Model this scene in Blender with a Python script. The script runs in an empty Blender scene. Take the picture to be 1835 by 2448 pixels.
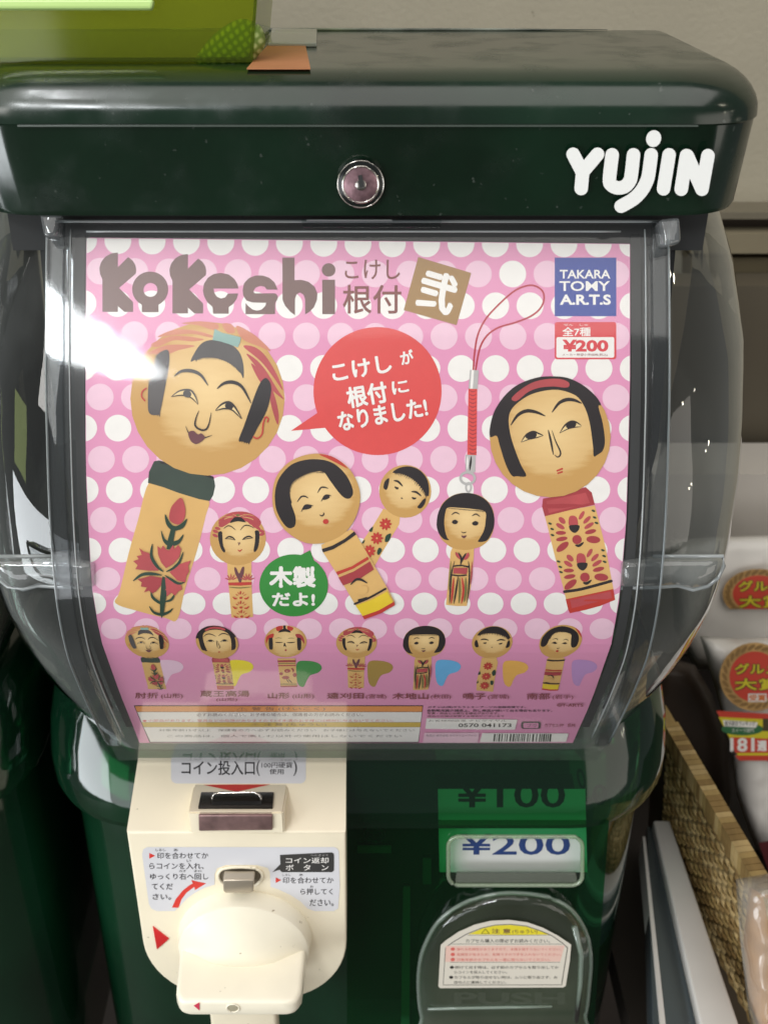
import bpy, bmesh, math, random
from mathutils import Vector, Matrix
from mathutils.geometry import tessellate_polygon, delaunay_2d_cdt
random.seed(7)
SC = bpy.context.scene
# ---------------------------------------------------------------- camera
F, PCX, PCY, TH, H = 2600.0, 855.0, 1224.0, math.radians(30), 1.25
CT, ST = math.cos(TH), math.sin(TH)
cam = bpy.data.cameras.new('camera'); co = bpy.data.objects.new('camera', cam)
SC.collection.objects.link(co); SC.camera = co
co.location = (0, 0, H); co.rotation_euler = (math.pi/2-TH, 0, 0)
cam.sensor_fit = 'VERTICAL'; cam.sensor_height = 24.0
cam.lens = 24.0*F/2448; cam.shift_x = (917.5-PCX)/2448
cam.dof.use_dof = True; cam.dof.focus_distance = .43; cam.dof.aperture_fstop = 10.5
cam.clip_start = 0.01; cam.clip_end = 60
# ---------------------------------------------------------------- light
W = bpy.data.worlds.new('World'); SC.world = W; W.use_nodes = True
W.node_tree.nodes['Background'].inputs[0].default_value = (0.95, 0.97, 1.0, 1)
W.node_tree.nodes['Background'].inputs[1].default_value = 0.19
SC.view_settings.view_transform = 'Standard'; SC.view_settings.look = 'None'
SC.view_settings.exposure = -0.42; SC.view_settings.gamma = 1
def area(name, loc, target, sx, sy, power, col=(1, 1, 1), spread=180):
    l = bpy.data.lights.new(name, 'AREA'); l.shape = 'RECTANGLE'; l.size = sx; l.size_y = sy
    l.energy = power; l.color = col; l.spread = math.radians(spread)
    o = bpy.data.objects.new(name, l); SC.collection.objects.link(o)
    o.location = Vector(loc)+Vector((0, 0, H))
    d = Vector(target)-Vector(loc)
    o.rotation_euler = d.to_track_quat('-Z', 'Y').to_euler()
    return o
area('ceiling_light', (-.3, -0.7, 1.9), (-.3, -.69, 0), 3.6, 2.6, 62, (1, .97, .92))
area('front_fill_lamp', (2.3, -2.0, -.25), (0, .4, -.3), 2.4, 2.2, 26, (1, .93, .84))
area('left_key_lamp', (-1.45, -1.15, .85), (0, .4, -.35), .6, .6, 9.5, (1, .98, .94))
area('left_fill_lamp', (-1.5, -2.4, -.9), (0, .4, -.3), 1.4, 1.2, 17, (.95, .97, 1))
area('window_light', (-2.0, -.85, -.66), (-.1, .4, -.3), 1.35, 1.0, 46, (.92, .97, 1))
area('foliage_daylight', (-2.10, -.52, .16), (-.1, .4, -.3), 0.45, 0.45, 1.6, (.7, .85, .3))
tl_ = area('fluorescent_tube', (-.40, .08, .9), (-.40, .08, 0), 0.5, 0.035, 2.4, (.95, .98, 1))
tl_.rotation_euler = (0, 0, math.radians(88))
for az_, el_, r_ in ((60, 36, 2.0), (63, 34, 2.0), (57, 17, 3.4), (68, 16, 3.4), (78, 3, 4.2), (81, 3, 4.2), (60, 3, 4.5), (62.5, 3, 4.5)):
    A_, E_ = math.radians(az_), math.radians(el_)
    area('downlight', (r_*math.sin(A_)*math.cos(E_), .4-r_*math.cos(A_)*math.cos(E_), -.2+r_*math.sin(E_)), (.1, .4, -.2), .04, .04, .4, (1, .9, .72))
l_ = area('daylight_opening', (-0.56, -0.81, 0.9), (-0.1, .4, -.2), 0.8, 0.2, 16, (.95, .98, 1))
l_.data.shape = 'ELLIPSE'
l_.rotation_euler = Matrix(((-.345, -.94, 0), (.94, -.345, 0), (0, 0, 1))).to_euler()
SC.cycles.max_bounces = 10; SC.cycles.transparent_max_bounces = 24
SC.cycles.glossy_bounces = 5; SC.cycles.diffuse_bounces = 3; SC.cycles.transmission_bounces = 6
SC.cycles.caustics_reflective = False; SC.cycles.caustics_refractive = False
SC.cycles.use_denoising = True
# ---------------------------------------------------------------- helpers
def ray(px, py):
    a = (px-PCX)/F; b = (PCY-py)/F
    return Vector((a, CT+ST*b, -ST+CT*b))
def PY(px, py, Y):
    r = ray(px, py); return r*(Y/r.y)
def PZ(px, py, Z):
    r = ray(px, py); return r*(Z/r.z)
def PX(px, py, X):
    r = ray(px, py); return r*(X/r.x)
class Plane:
    curved = False
    def __init__(s, p, n):
        s.p = Vector(p); s.n = Vector(n).normalized()
    def __call__(s, px, py, h=0):
        r = ray(px, py); t = (s.p+s.n*h).dot(s.n)/r.dot(s.n)
        return r*t
TAB = [(480, .4020), (530, .4016), (580, .4006), (700, .3998), (850, .3994), (960, .3998), (1040, .4009), (1140, .4024), (1240, .4047), (1340, .4085),
       (1440, .4149), (1540, .4275), (1605, .4430), (1660, .4595), (1700, .4735), (1750, .4930), (1775, .5035), (1800, .5150), (1830, .529)]
def dprof(py):
    n = len(TAB)
    for i in range(n-1):
        if py <= TAB[i+1][0] or i == n-2: break
    x0, y0 = TAB[i]; x1, y1 = TAB[i+1]
    def sl(k):
        if k <= 0: return (TAB[1][1]-TAB[0][1])/(TAB[1][0]-TAB[0][0])
        if k >= n-1: return (TAB[-1][1]-TAB[-2][1])/(TAB[-1][0]-TAB[-2][0])
        return (TAB[k+1][1]-TAB[k-1][1])/(TAB[k+1][0]-TAB[k-1][0])
    h = x1-x0; t = (py-x0)/h
    m0, m1 = sl(i)*h, sl(i+1)*h
    return (2*t**3-3*t*t+1)*y0+(t**3-2*t*t+t)*m0+(-2*t**3+3*t*t)*y1+(t**3-t*t)*m1
def prof(py):
    r = ray(PCX, py)*dprof(py); return r.y, r.z
def profn(py):
    y0, z0 = prof(py-6); y1, z1 = prof(py+6)
    v = Vector((0, (z1-z0), -(y1-y0))); v.normalize()
    return v
class Card:
    curved = True
    def __call__(s, px, py, h=0):
        return ray(px, py)*dprof(py)+profn(py)*h
CARD = Card()
def lin(c):
    if isinstance(c, str):
        c = [int(c[i:i+2], 16)/255 for i in (0, 2, 4)]
        c = [x/12.92 if x <= .04045 else ((x+.055)/1.055)**2.4 for x in c]
    return (c[0], c[1], c[2], 1)
MATS = {}
def nt(name):
    m = bpy.data.materials.new(name); m.use_nodes = True
    t = m.node_tree; t.nodes.clear()
    out = t.nodes.new('ShaderNodeOutputMaterial')
    return m, t, out
def mat(name, col, rough=.5, metal=0, spec=.5, var=0, scale=40, bump=0, coat=0, bscale=None, stretch=None, rvar=0, speck=None):
    if name in MATS: return MATS[name]
    m, t, out = nt(name)
    b = t.nodes.new('ShaderNodeBsdfPrincipled'); t.links.new(b.outputs[0], out.inputs[0])
    c = lin(col)
    b.inputs['Base Color'].default_value = c
    b.inputs['Roughness'].default_value = rough; b.inputs['Metallic'].default_value = metal
    b.inputs['Specular IOR Level'].default_value = spec
    b.inputs['Coat Weight'].default_value = coat; b.inputs['Coat Roughness'].default_value = .04
    tc = t.nodes.new('ShaderNodeTexCoord'); src = tc.outputs['Object']
    if stretch:
        mp = t.nodes.new('ShaderNodeMapping'); mp.inputs['Scale'].default_value = stretch
        t.links.new(src, mp.inputs[0]); src = mp.outputs[0]
    n = t.nodes.new('ShaderNodeTexNoise'); n.inputs['Scale'].default_value = scale
    n.inputs['Detail'].default_value = 5
    t.links.new(src, n.inputs['Vector'])
    if var:
        r = t.nodes.new('ShaderNodeMapRange'); r.inputs[1].default_value = .3; r.inputs[2].default_value = .7
        r.inputs[3].default_value = 1-var; r.inputs[4].default_value = 1+var
        t.links.new(n.outputs[0], r.inputs[0])
        v = t.nodes.new('ShaderNodeVectorMath'); v.operation = 'SCALE'
        v.inputs[0].default_value = c[:3]; t.links.new(r.outputs[0], v.inputs['Scale'])
        t.links.new(v.outputs[0], b.inputs['Base Color'])
    if rvar:
        r3 = t.nodes.new('ShaderNodeMapRange'); n3 = t.nodes.new('ShaderNodeTexNoise'); n3.inputs['Scale'].default_value = 55; n3.inputs['Detail'].default_value = 8
        t.links.new(src, n3.inputs['Vector']); r3.inputs[1].default_value = .48; r3.inputs[2].default_value = .72; r3.inputs[3].default_value = rough; r3.inputs[4].default_value = rough+rvar
        t.links.new(n3.outputs[0], r3.inputs[0]); t.links.new(r3.outputs[0], b.inputs['Roughness'])
    if speck:
        n4 = t.nodes.new('ShaderNodeTexNoise'); n4.inputs['Scale'].default_value = speck[1]; n4.inputs['Detail'].default_value = 3
        t.links.new(src, n4.inputs['Vector']); r4 = t.nodes.new('ShaderNodeMapRange'); r4.inputs[1].default_value = speck[2]; r4.inputs[2].default_value = speck[2]+.04
        t.links.new(n4.outputs[0], r4.inputs[0]); mx = t.nodes.new('ShaderNodeMix'); mx.data_type = 'RGBA'
        t.links.new(r4.outputs[0], mx.inputs[0]); mx.inputs[7].default_value = lin(speck[0])
        if var: t.links.new(v.outputs[0], mx.inputs[6])
        else: mx.inputs[6].default_value = c
        t.links.new(mx.outputs[2], b.inputs['Base Color'])
    if bump:
        n2 = t.nodes.new('ShaderNodeTexNoise'); n2.inputs['Scale'].default_value = bscale or scale*6
        t.links.new(src, n2.inputs['Vector'])
        bp = t.nodes.new('ShaderNodeBump'); bp.inputs['Strength'].default_value = bump
        bp.inputs['Distance'].default_value = .0005
        t.links.new(n2.outputs[0], bp.inputs['Height']); t.links.new(bp.outputs[0], b.inputs['Normal'])
    MATS[name] = m
    return m
def clear(name, tint=(1, 1, 1), haze=.03, hazecol=(.8, .85, .85), rough=.03, ior=1.5, gain=1.0, smear=0, wav=0, dull=0, edge=0):
    """thin transparent plastic: tinted see-through + fresnel gloss + a trace of haze"""
    if name in MATS: return MATS[name]
    m, t, out = nt(name)
    tr = t.nodes.new('ShaderNodeBsdfTransparent'); tr.inputs[0].default_value = (*tint, 1)
    df = t.nodes.new('ShaderNodeBsdfDiffuse'); df.inputs[0].default_value = (*hazecol, 1)
    gl = t.nodes.new('ShaderNodeBsdfGlossy'); gl.inputs['Roughness'].default_value = rough
    fr = t.nodes.new('ShaderNodeFresnel'); ge = t.nodes.new('ShaderNodeNewGeometry')
    im = t.nodes.new('ShaderNodeMapRange'); im.inputs[3].default_value = ior; im.inputs[4].default_value = 1/ior
    t.links.new(ge.outputs['Backfacing'], im.inputs[0]); t.links.new(im.outputs[0], fr.inputs[0])
    if dull:
        g2 = t.nodes.new('ShaderNodeBsdfGlossy'); g2.inputs['Roughness'].default_value = .42
        mg = t.nodes.new('ShaderNodeMixShader'); mg.inputs[0].default_value = dull
        t.links.new(gl.outputs[0], mg.inputs[1]); t.links.new(g2.outputs[0], mg.inputs[2])
    m1 = t.nodes.new('ShaderNodeMixShader'); m1.inputs[0].default_value = haze
    t.links.new(tr.outputs[0], m1.inputs[1]); t.links.new(df.outputs[0], m1.inputs[2])
    m2 = t.nodes.new('ShaderNodeMixShader'); t.links.new(m1.outputs[0], m2.inputs[1]); t.links.new((mg if dull else gl).outputs[0], m2.inputs[2])
    g = t.nodes.new('ShaderNodeMath'); g.operation = 'MULTIPLY'; g.use_clamp = True; g.inputs[1].default_value = gain
    t.links.new(fr.outputs[0], g.inputs[0]); t.links.new(g.outputs[0], m2.inputs[0])
    t.links.new(m2.outputs[0], out.inputs[0])
    tc = t.nodes.new('ShaderNodeTexCoord'); hz = None
    if edge:
        lw = t.nodes.new('ShaderNodeLayerWeight'); lw.inputs[0].default_value = .5
        pw2 = t.nodes.new('ShaderNodeMath'); pw2.operation = 'POWER'; pw2.inputs[1].default_value = 3.5
        ma = t.nodes.new('ShaderNodeMath'); ma.operation = 'MULTIPLY_ADD'; ma.use_clamp = True; ma.inputs[1].default_value = edge; ma.inputs[2].default_value = haze
        t.links.new(lw.outputs['Facing'], pw2.inputs[0]); t.links.new(pw2.outputs[0], ma.inputs[0]); t.links.new(ma.outputs[0], m1.inputs[0]); hz = ma
    if smear:
        n = t.nodes.new('ShaderNodeTexNoise'); n.inputs['Scale'].default_value = 28; n.inputs['Detail'].default_value = 6
        mp = t.nodes.new('ShaderNodeMapping'); mp.inputs['Scale'].default_value = (1, 1, .35)
        t.links.new(tc.outputs['Object'], mp.inputs[0]); t.links.new(mp.outputs[0], n.inputs['Vector'])
        r = t.nodes.new('ShaderNodeMapRange'); r.inputs[1].default_value = .45; r.inputs[2].default_value = .75
        r.inputs[3].default_value = haze; r.inputs[4].default_value = haze+smear
        t.links.new(n.outputs[0], r.inputs[0]); t.links.new(r.outputs[0], hz.inputs[2] if hz else m1.inputs[0])
    if wav:
        n2 = t.nodes.new('ShaderNodeTexNoise'); n2.inputs['Scale'].default_value = 14
        t.links.new(tc.outputs['Object'], n2.inputs['Vector'])
        bp = t.nodes.new('ShaderNodeBump'); bp.inputs['Strength'].default_value = wav; bp.inputs['Distance'].default_value = .004
        t.links.new(n2.outputs[0], bp.inputs['Height'])
        t.links.new(bp.outputs[0], gl.inputs['Normal']); t.links.new(bp.outputs[0], fr.inputs['Normal'])
    MATS[name] = m
    return m
def link(o, parent=None, label=None, cat=None, group=None, kind=None):
    SC.collection.objects.link(o)
    if parent:
        o.parent = parent
        if o.type == 'MESH' or True:
            o.matrix_parent_inverse = Matrix.Translation(-world_loc(parent))
    if label: o['label'] = label
    if cat: o['category'] = cat
    if group: o['group'] = group
    if kind: o['kind'] = kind
    return o
def world_loc(o):
    v = Vector((0, 0, 0))
    while o:
        if o.type == 'EMPTY' or True: v += Vector(o.location)+Vector(o.matrix_parent_inverse.translation)
        o = o.parent
    return v
def empty(name, loc, label, cat, group=None):
    o = bpy.data.objects.new(name, None); o.empty_display_size = .02
    o.location = Vector(loc)+Vector((0, 0, H))
    return link(o, None, label, cat, group)
def mesh_obj(name, verts, faces, mats, parent=None, fm=None, smooth=False, **k):
    me = bpy.data.meshes.new(name)
    me.from_pydata([(v[0], v[1], v[2]+H) for v in verts], [], faces)
    for m in (mats if isinstance(mats, (list, tuple)) else [mats]): me.materials.append(m)
    if fm: me.polygons.foreach_set('material_index', fm)
    if smooth: me.polygons.foreach_set('use_smooth', [True]*len(me.polygons))
    me.update()
    return link(bpy.data.objects.new(name, me), parent, **k)
def bm_obj(name, bm, mats, parent=None, smooth=False, fixn=True, **k):
    if fixn: bmesh.ops.recalc_face_normals(bm, faces=bm.faces)
    me = bpy.data.meshes.new(name); bm.to_mesh(me); bm.free()
    me.transform(Matrix.Translation((0, 0, H)))
    for m in (mats if isinstance(mats, (list, tuple)) else [mats]): me.materials.append(m)
    if smooth: me.polygons.foreach_set('use_smooth', [True]*len(me.polygons))
    me.update()
    return link(bpy.data.objects.new(name, me), parent, **k)
def smooth_angle(o, deg=35):
    me = o.data
    me.polygons.foreach_set('use_smooth', [True]*len(me.polygons))
    bm = bmesh.new(); bm.from_mesh(me)
    for e in bm.edges:
        if len(e.link_faces) == 2 and e.calc_face_angle(0) > math.radians(deg): e.smooth = False
    bm.to_mesh(me); bm.free()
def box_bm(x0, x1, y0, y1, z0, z1, bev=0, seg=3, bm=None):
    b = bm or bmesh.new(); n0 = len(b.verts)
    r = bmesh.ops.create_cube(b, size=1)
    for v in r['verts']:
        v.co = Vector(((x0+x1)/2+v.co.x*(x1-x0), (y0+y1)/2+v.co.y*(y1-y0), (z0+z1)/2+v.co.z*(z1-z0)))
    if bev:
        es = {e for v in r['verts'] for e in v.link_edges}
        bmesh.ops.bevel(b, geom=list(es), offset=bev, segments=seg, affect='EDGES', profile=.5)
    return b
def prism(name, pts, off, m, parent=None, bev=0, seg=2, smooth=False, **k):
    """solid from a planar 3d outline pushed along the vector off"""
    b = bmesh.new()
    vs = [b.verts.new(p) for p in pts]; f = b.faces.new(vs)
    ex = bmesh.ops.extrude_face_region(b, geom=[f])
    for v in ex['geom']:
        if isinstance(v, bmesh.types.BMVert): v.co += Vector(off)
    bmesh.ops.recalc_face_normals(b, faces=b.faces)
    if bev: bmesh.ops.bevel(b, geom=list(b.edges), offset=bev, segments=seg, affect='EDGES', profile=.5, clamp_overlap=True)
    o = bm_obj(name, b, m, parent, **k)
    if smooth: smooth_angle(o)
    return o
def catmull(pts, n=6, closed=True):
    out = []; N = len(pts)
    rng = range(N if closed else N-1)
    for i in rng:
        if closed: p0, p1, p2, p3 = pts[(i-1) % N], pts[i], pts[(i+1) % N], pts[(i+2) % N]
        else: p0, p1, p2, p3 = pts[max(i-1, 0)], pts[i], pts[i+1], pts[min(i+2, N-1)]
        for j in range(n):
            t = j/n
            out.append(tuple(.5*((2*p1[k])+(-p0[k]+p2[k])*t+(2*p0[k]-5*p1[k]+4*p2[k]-p3[k])*t*t+(-p0[k]+3*p1[k]-3*p2[k]+p3[k])*t**3) for k in range(len(p1))))
    if not closed: out.append(tuple(pts[-1]))
    return out
def tube(name, pts, r, m, parent=None, n=8, closed=False, bm=None, **k):
    b = bm or bmesh.new(); P = [Vector(p) for p in pts]; rings = []; N = len(P)
    for i, p in enumerate(P):
        if closed: tg = P[(i+1) % N]-P[i-1]
        else: tg = P[min(i+1, N-1)]-P[max(i-1, 0)]
        tg.normalize(); u = tg.orthogonal() if abs(tg.x) > .9 else tg.cross(Vector((1, 0, 0)))
        u.normalize(); w = tg.cross(u)
        rr = r[i] if isinstance(r, (list, tuple)) else r
        rings.append([b.verts.new(p+(u*math.cos(2*math.pi*j/n)+w*math.sin(2*math.pi*j/n))*rr) for j in range(n)])
    for i in range(N if closed else N-1):
        A, B = rings[i], rings[(i+1) % N]
        for j in range(n): b.faces.new((A[j], A[(j+1) % n], B[(j+1) % n], B[j]))
    if not closed:
        b.faces.new(rings[0][::-1]); b.faces.new(rings[-1])
    if bm is not None: return b
    return bm_obj(name, b, m, parent, smooth=True, **k)
def inside(p, poly):
    x, y = p; c = False; n = len(poly)
    for i in range(n):
        x0, y0 = poly[i][:2]; x1, y1 = poly[i-1][:2]
        if (y0 > y) != (y1 > y) and x < (x1-x0)*(y-y0)/(y1-y0)+x0: c = not c
    return c
def edist(p, poly):
    best = 1e9; px, py = p
    for i in range(len(poly)):
        ax, ay = poly[i-1]; bx, by = poly[i]
        dx, dy = bx-ax, by-ay; l = dx*dx+dy*dy or 1e-9
        t = max(0, min(1, ((px-ax)*dx+(py-ay)*dy)/l))
        best = min(best, math.hypot(px-ax-t*dx, py-ay-t*dy))
    return best
def pillow(name, outline, surf, depth, rad, m, parent=None, step=14, back=0.0, noise=0, front_only=False, **k):
    """a puffed solid: outline in picture units on the surface, swelling towards the viewer"""
    pts = [Vector(p) for p in outline]; n0 = len(pts)
    xs = [p.x for p in pts]; ys = [p.y for p in pts]
    y = min(ys)+step/2
    while y < max(ys):
        x = min(xs)+step/2
        while x < max(xs):
            q = (x+random.uniform(-.15, .15)*step, y+random.uniform(-.15, .15)*step)
            if inside(q, outline) and edist(q, outline) > step*.35: pts.append(Vector(q))
            x += step
        y += step
    # extra ring near the rim
    ov, oe, of, *_ = delaunay_2d_cdt(pts, [(i, (i+1) % n0) for i in range(n0)], [], 1, 1e-4)
    V = []; ph = [random.uniform(0, 6) for _ in range(6)]
    for v in ov:
        dd = min(edist(v, outline)/rad, 1); hgt = depth*math.sqrt(max(0, 1-(1-dd)**2))
        if noise: hgt += noise*dd*(math.sin(v.x*.09+ph[0]+math.sin(v.y*.05+ph[1]))+math.sin(v.y*.11+v.x*.04+ph[2]))
        V.append(surf(v.x, v.y, hgt))
    faces = [tuple(f) for f in of]
    if not front_only:
        nV = len(V)
        for v in ov:
            dd = min(edist(v, outline)/rad, 1)
            V.append(surf(v.x, v.y, -max(back, 1e-4)*math.sqrt(max(0, 1-(1-dd)**2))-1e-5))
        faces += [tuple(nV+i for i in f[::-1]) for f in of]
    o = mesh_obj(name, V, faces, m, parent, smooth=True, **k)
    b = bmesh.new(); b.from_mesh(o.data); bmesh.ops.remove_doubles(b, verts=b.verts, dist=3e-5)
    bmesh.ops.recalc_face_normals(b, faces=b.faces)
    b.to_mesh(o.data); b.free()
    return o
# ---------------------------------------------------------------- flat print
LSTEP = 4e-6
def stroke_poly(pts, w, taper=True, cap=True, n=6, smooth=True):
    P = catmull(pts, n, False) if smooth and len(pts) > 2 else [tuple(p) for p in pts]
    if len(P) == 2 and taper:
        P = [tuple(P[0][k]+(P[1][k]-P[0][k])*t/6 for k in (0, 1)) for t in range(7)]
    L, R = [], []; N = len(P)
    for i, p in enumerate(P):
        a = P[max(i-1, 0)]; b = P[min(i+1, N-1)]
        dx, dy = b[0]-a[0], b[1]-a[1]; l = math.hypot(dx, dy) or 1
        t = i/(N-1)
        ww = w/2*(math.sin(math.pi*min(max(t, .03), .97))**.6 if taper else 1)
        L.append((p[0]-dy/l*ww, p[1]+dx/l*ww)); R.append((p[0]+dy/l*ww, p[1]-dx/l*ww))
    if not taper and cap:
        def arc(c, a0, s):
            return [(c[0]+w/2*math.cos(a0+s*math.pi*j/8), c[1]+w/2*math.sin(a0+s*math.pi*j/8)) for j in range(1, 8)]
        e = math.atan2(L[-1][1]-P[-1][1], L[-1][0]-P[-1][0]); s0 = math.atan2(R[0][1]-P[0][1], R[0][0]-P[0][0])
        return L+arc(P[-1], e, -1)+R[::-1]+arc(P[0], s0, -1)
    return L+R[::-1]
def ell(cx, cy, rx, ry, rot=0, n=36):
    c, s = math.cos(math.radians(rot)), math.sin(math.radians(rot))
    return [(cx+c*rx*math.cos(2*math.pi*i/n)-s*ry*math.sin(2*math.pi*i/n), cy+s*rx*math.cos(2*math.pi*i/n)+c*ry*math.sin(2*math.pi*i/n)) for i in range(n)]
def rrect(x0, y0, x1, y1, r, n=5):
    o = []
    for cx, cy, a in ((x1-r, y0+r, -90), (x1-r, y1-r, 0), (x0+r, y1-r, 90), (x0+r, y0+r, 180)):
        for i in range(n+1):
            t = math.radians(a+90*i/n); o.append((cx+r*math.cos(t), cy+r*math.sin(t)))
    return o
TXT = {}
def text_geo(s, weight=0, shear=0):
    key = (s, weight, shear)
    if key in TXT: return TXT[key]
    c = bpy.data.curves.new('t', 'FONT'); c.body = s; c.size = 1; c.offset = weight; c.shear = shear
    c.resolution_u = 3; c.fill_mode = 'FRONT'
    o = bpy.data.objects.new('t', c); SC.collection.objects.link(o)
    dg = bpy.context.evaluated_depsgraph_get(); me = bpy.data.meshes.new_from_object(o.evaluated_get(dg))
    V = [(v.co.x, v.co.y) for v in me.vertices]; Fc = [tuple(p.vertices) for p in me.polygons]
    bpy.data.objects.remove(o); bpy.data.curves.remove(c); bpy.data.meshes.remove(me)
    x0 = min(v[0] for v in V); x1 = max(v[0] for v in V); y0 = min(v[1] for v in V); y1 = max(v[1] for v in V)
    V = [((v[0]-x0)/(x1-x0)-.5, .5-(v[1]-y0)/max(y1-y0, 1e-6)) for v in V]
    TXT[key] = (V, Fc); return TXT[key]
class Art:
    """collects flat printed shapes given in picture units and lays them on a surface as one thin mesh"""
    def __init__(s, surf, base=1e-5, xf=None, frame=None):
        s.surf = surf; s.base = base; s.items = []; s.mats = []; s.xf = xf; s.frame = frame or (0, 0, 100, 100)
    def mi(s, m):
        if m not in s.mats: s.mats.append(m)
        return s.mats.index(m)
    def poly(s, pts, m, holes=()):
        loops = [[Vector((*p[:2], 0)) for p in pts]]+[[Vector((*p[:2], 0)) for p in h] for h in holes]
        tr = tessellate_polygon(loops); V = [v for l in loops for v in l]
        s.items.append(([(v.x, v.y) for v in V], [tuple(t) for t in tr], s.mi(m)))
    def text(s, t, x0, y0, x1, y1, m, weight=0, rot=0, shear=0):
        bold = 0
        if weight > .006 and any(ord(ch) > 0x2E80 for ch in t): bold = weight*(y1-y0)*1.1; weight = 0
        V, Fc = text_geo(t, weight, shear)
        if bold and not s.__dict__.get('nb'):
            s.nb = True
            for k in range(6): s.text(t, x0+bold*(1+math.cos(k*math.pi/3))*1.0-0, y0+bold*(1+math.sin(k*math.pi/3)), x1+bold*(math.cos(k*math.pi/3)-1), y1+bold*(math.sin(k*math.pi/3)-1), m, 0, rot)
            s.nb = False
            x0 += bold; x1 -= bold; y0 += bold; y1 -= bold
        c, sn = math.cos(math.radians(rot)), math.sin(math.radians(rot)); cx, cy = (x0+x1)/2, (y0+y1)/2
        s.items.append(([(cx+c*v[0]*(x1-x0)-sn*v[1]*(y1-y0), cy+sn*v[0]*(x1-x0)+c*v[1]*(y1-y0)) for v in V], Fc, s.mi(m)))
    def build(s, name, parent=None, **k):
        b = bmesh.new(); uvl = b.loops.layers.uv.new('local'); lay = b.verts.layers.float.new('lay')
        for i, (V, Fc, mi) in enumerate(s.items):
            if s.xf: V = [s.xf(*v) for v in V]
            vs = [b.verts.new((v[0], v[1], 0)) for v in V]
            for v in vs: v[lay] = s.base+i*LSTEP
            for f in Fc:
                try: fc = b.faces.new([vs[j] for j in f]); fc.material_index = mi
                except ValueError: pass
        if s.surf.curved:
            ys = [v.co.y for v in b.verts]; y = math.floor(min(ys)/20)*20+20
            while y < max(ys):
                bmesh.ops.bisect_plane(b, geom=b.verts[:]+b.edges[:]+b.faces[:], plane_co=(0, y, 0), plane_no=(0, 1, 0), dist=1e-5)
                y += 20
        fx, fy, rx, ry = s.frame
        for f in b.faces:
            for l in f.loops: l[uvl].uv = ((l.vert.co.x-fx)/rx, (l.vert.co.y-fy)/ry)
        for v in b.verts: v.co = s.surf(v.co.x, v.co.y, v[lay])
        # face the viewer
        for f in b.faces:
            f.normal_update()
            if f.normal.dot(f.calc_center_median()) > 0: f.normal_flip()
        return bm_obj(name, b, s.mats, parent, fixn=False, **k)
def ink(name, col, rough=.38, spec=.35): return mat('ink_'+name, col, rough, 0, spec, var=.02, scale=300)
# printed wood photograph: the print itself has the shading of the photographed doll
def woodmat(name, lo, hi, ring=True):
    m, t, out = nt(name)
    b = t.nodes.new('ShaderNodeBsdfPrincipled'); t.links.new(b.outputs[0], out.inputs[0])
    b.inputs['Roughness'].default_value = .38; b.inputs['Specular IOR Level'].default_value = .35
    uv = t.nodes.new('ShaderNodeUVMap'); uv.uv_map = 'local'
    mp = t.nodes.new('ShaderNodeMapping'); mp.inputs['Location'].default_value = (-.05, .12, 0)
    ln = t.nodes.new('ShaderNodeVectorMath'); ln.operation = 'LENGTH'
    t.links.new(uv.outputs[0], mp.inputs[0]); t.links.new(mp.outputs[0], ln.inputs[0])
    nz = t.nodes.new('ShaderNodeTexNoise'); nz.inputs['Scale'].default_value = 2.2; nz.inputs['Detail'].default_value = 7
    ms = t.nodes.new('ShaderNodeMapping'); ms.inputs['Scale'].default_value = (.9, 4.5, 1)
    t.links.new(uv.outputs[0], ms.inputs[0]); t.links.new(ms.outputs[0], nz.inputs['Vector'])
    ad = t.nodes.new('ShaderNodeMath'); ad.operation = 'MULTIPLY_ADD'; ad.inputs[1].default_value = .34
    t.links.new(nz.outputs[0], ad.inputs[0]); t.links.new(ln.outputs[1], ad.inputs[2])
    rp = t.nodes.new('ShaderNodeValToRGB'); e = rp.color_ramp.elements
    e[0].position = .25; e[0].color = lin(hi); e[1].position = 1.35; e[1].color = lin(lo)
    mid = rp.color_ramp.elements.new(.85); mid.color = [(a+c)/2 for a, c in zip(lin(hi), lin(lo))]
    t.links.new(ad.outputs[0], rp.inputs[0]); t.links.new(rp.outputs[0], b.inputs['Base Color'])
    MATS[name] = m
    return m
M = {}
M['wood'] = woodmat('print_wood_head', 'CB9D59', 'F0CE92')
M['woodb'] = mat('print_wood_body', 'DFB26C', .38, 0, .35, var=.07, scale=50)
M['blk'] = ink('black', '241A1C'); M['hair'] = mat('ink_hair', '1F1618', .38, 0, .35, var=.25, scale=60)
M['hairg'] = mat('ink_hair_grey', '55504F', .38, 0, .35, var=.15, scale=60)
M['red'] = ink('red', 'C1392F'); M['dred'] = ink('dark_red', 'A8393F'); M['rose'] = mat('ink_rose', 'B84A4E', .38, 0, .35, var=.15, scale=70)
M['pale'] = ink('pale_red', 'CF8468'); M['grn'] = ink('dark_green', '1F3D2C'); M['band'] = mat('ink_band_green', '36443A', .38, 0, .35, var=.25, scale=60)  # pale red: haze over the large doll's stripes put into the ink
M['teal'] = ink('teal', '8FB0A8'); M['white'] = ink('white', 'F3EFEA'); M['plum'] = ink('plum', '6B3C42')
M['yel'] = ink('yellow', 'EBCB2E'); M['olive'] = ink('olive', '77713C'); M['cream'] = ink('cream', 'EBCF96')
M['pink'] = mat('ink_card_pink', 'E497BC', .36, 0, .35, var=.015, scale=15)
M['dotp'] = ink('pale_pink', 'EFC6D8'); M['brn'] = ink('brown', '6E4E49'); M['brn2'] = ink('red_brown', '7C3B34')
M['gold'] = ink('gold', 'A07A45'); M['balr'] = ink('balloon_red', 'DE4B48'); M['balg'] = ink('balloon_green', '2F8A33')
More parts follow.
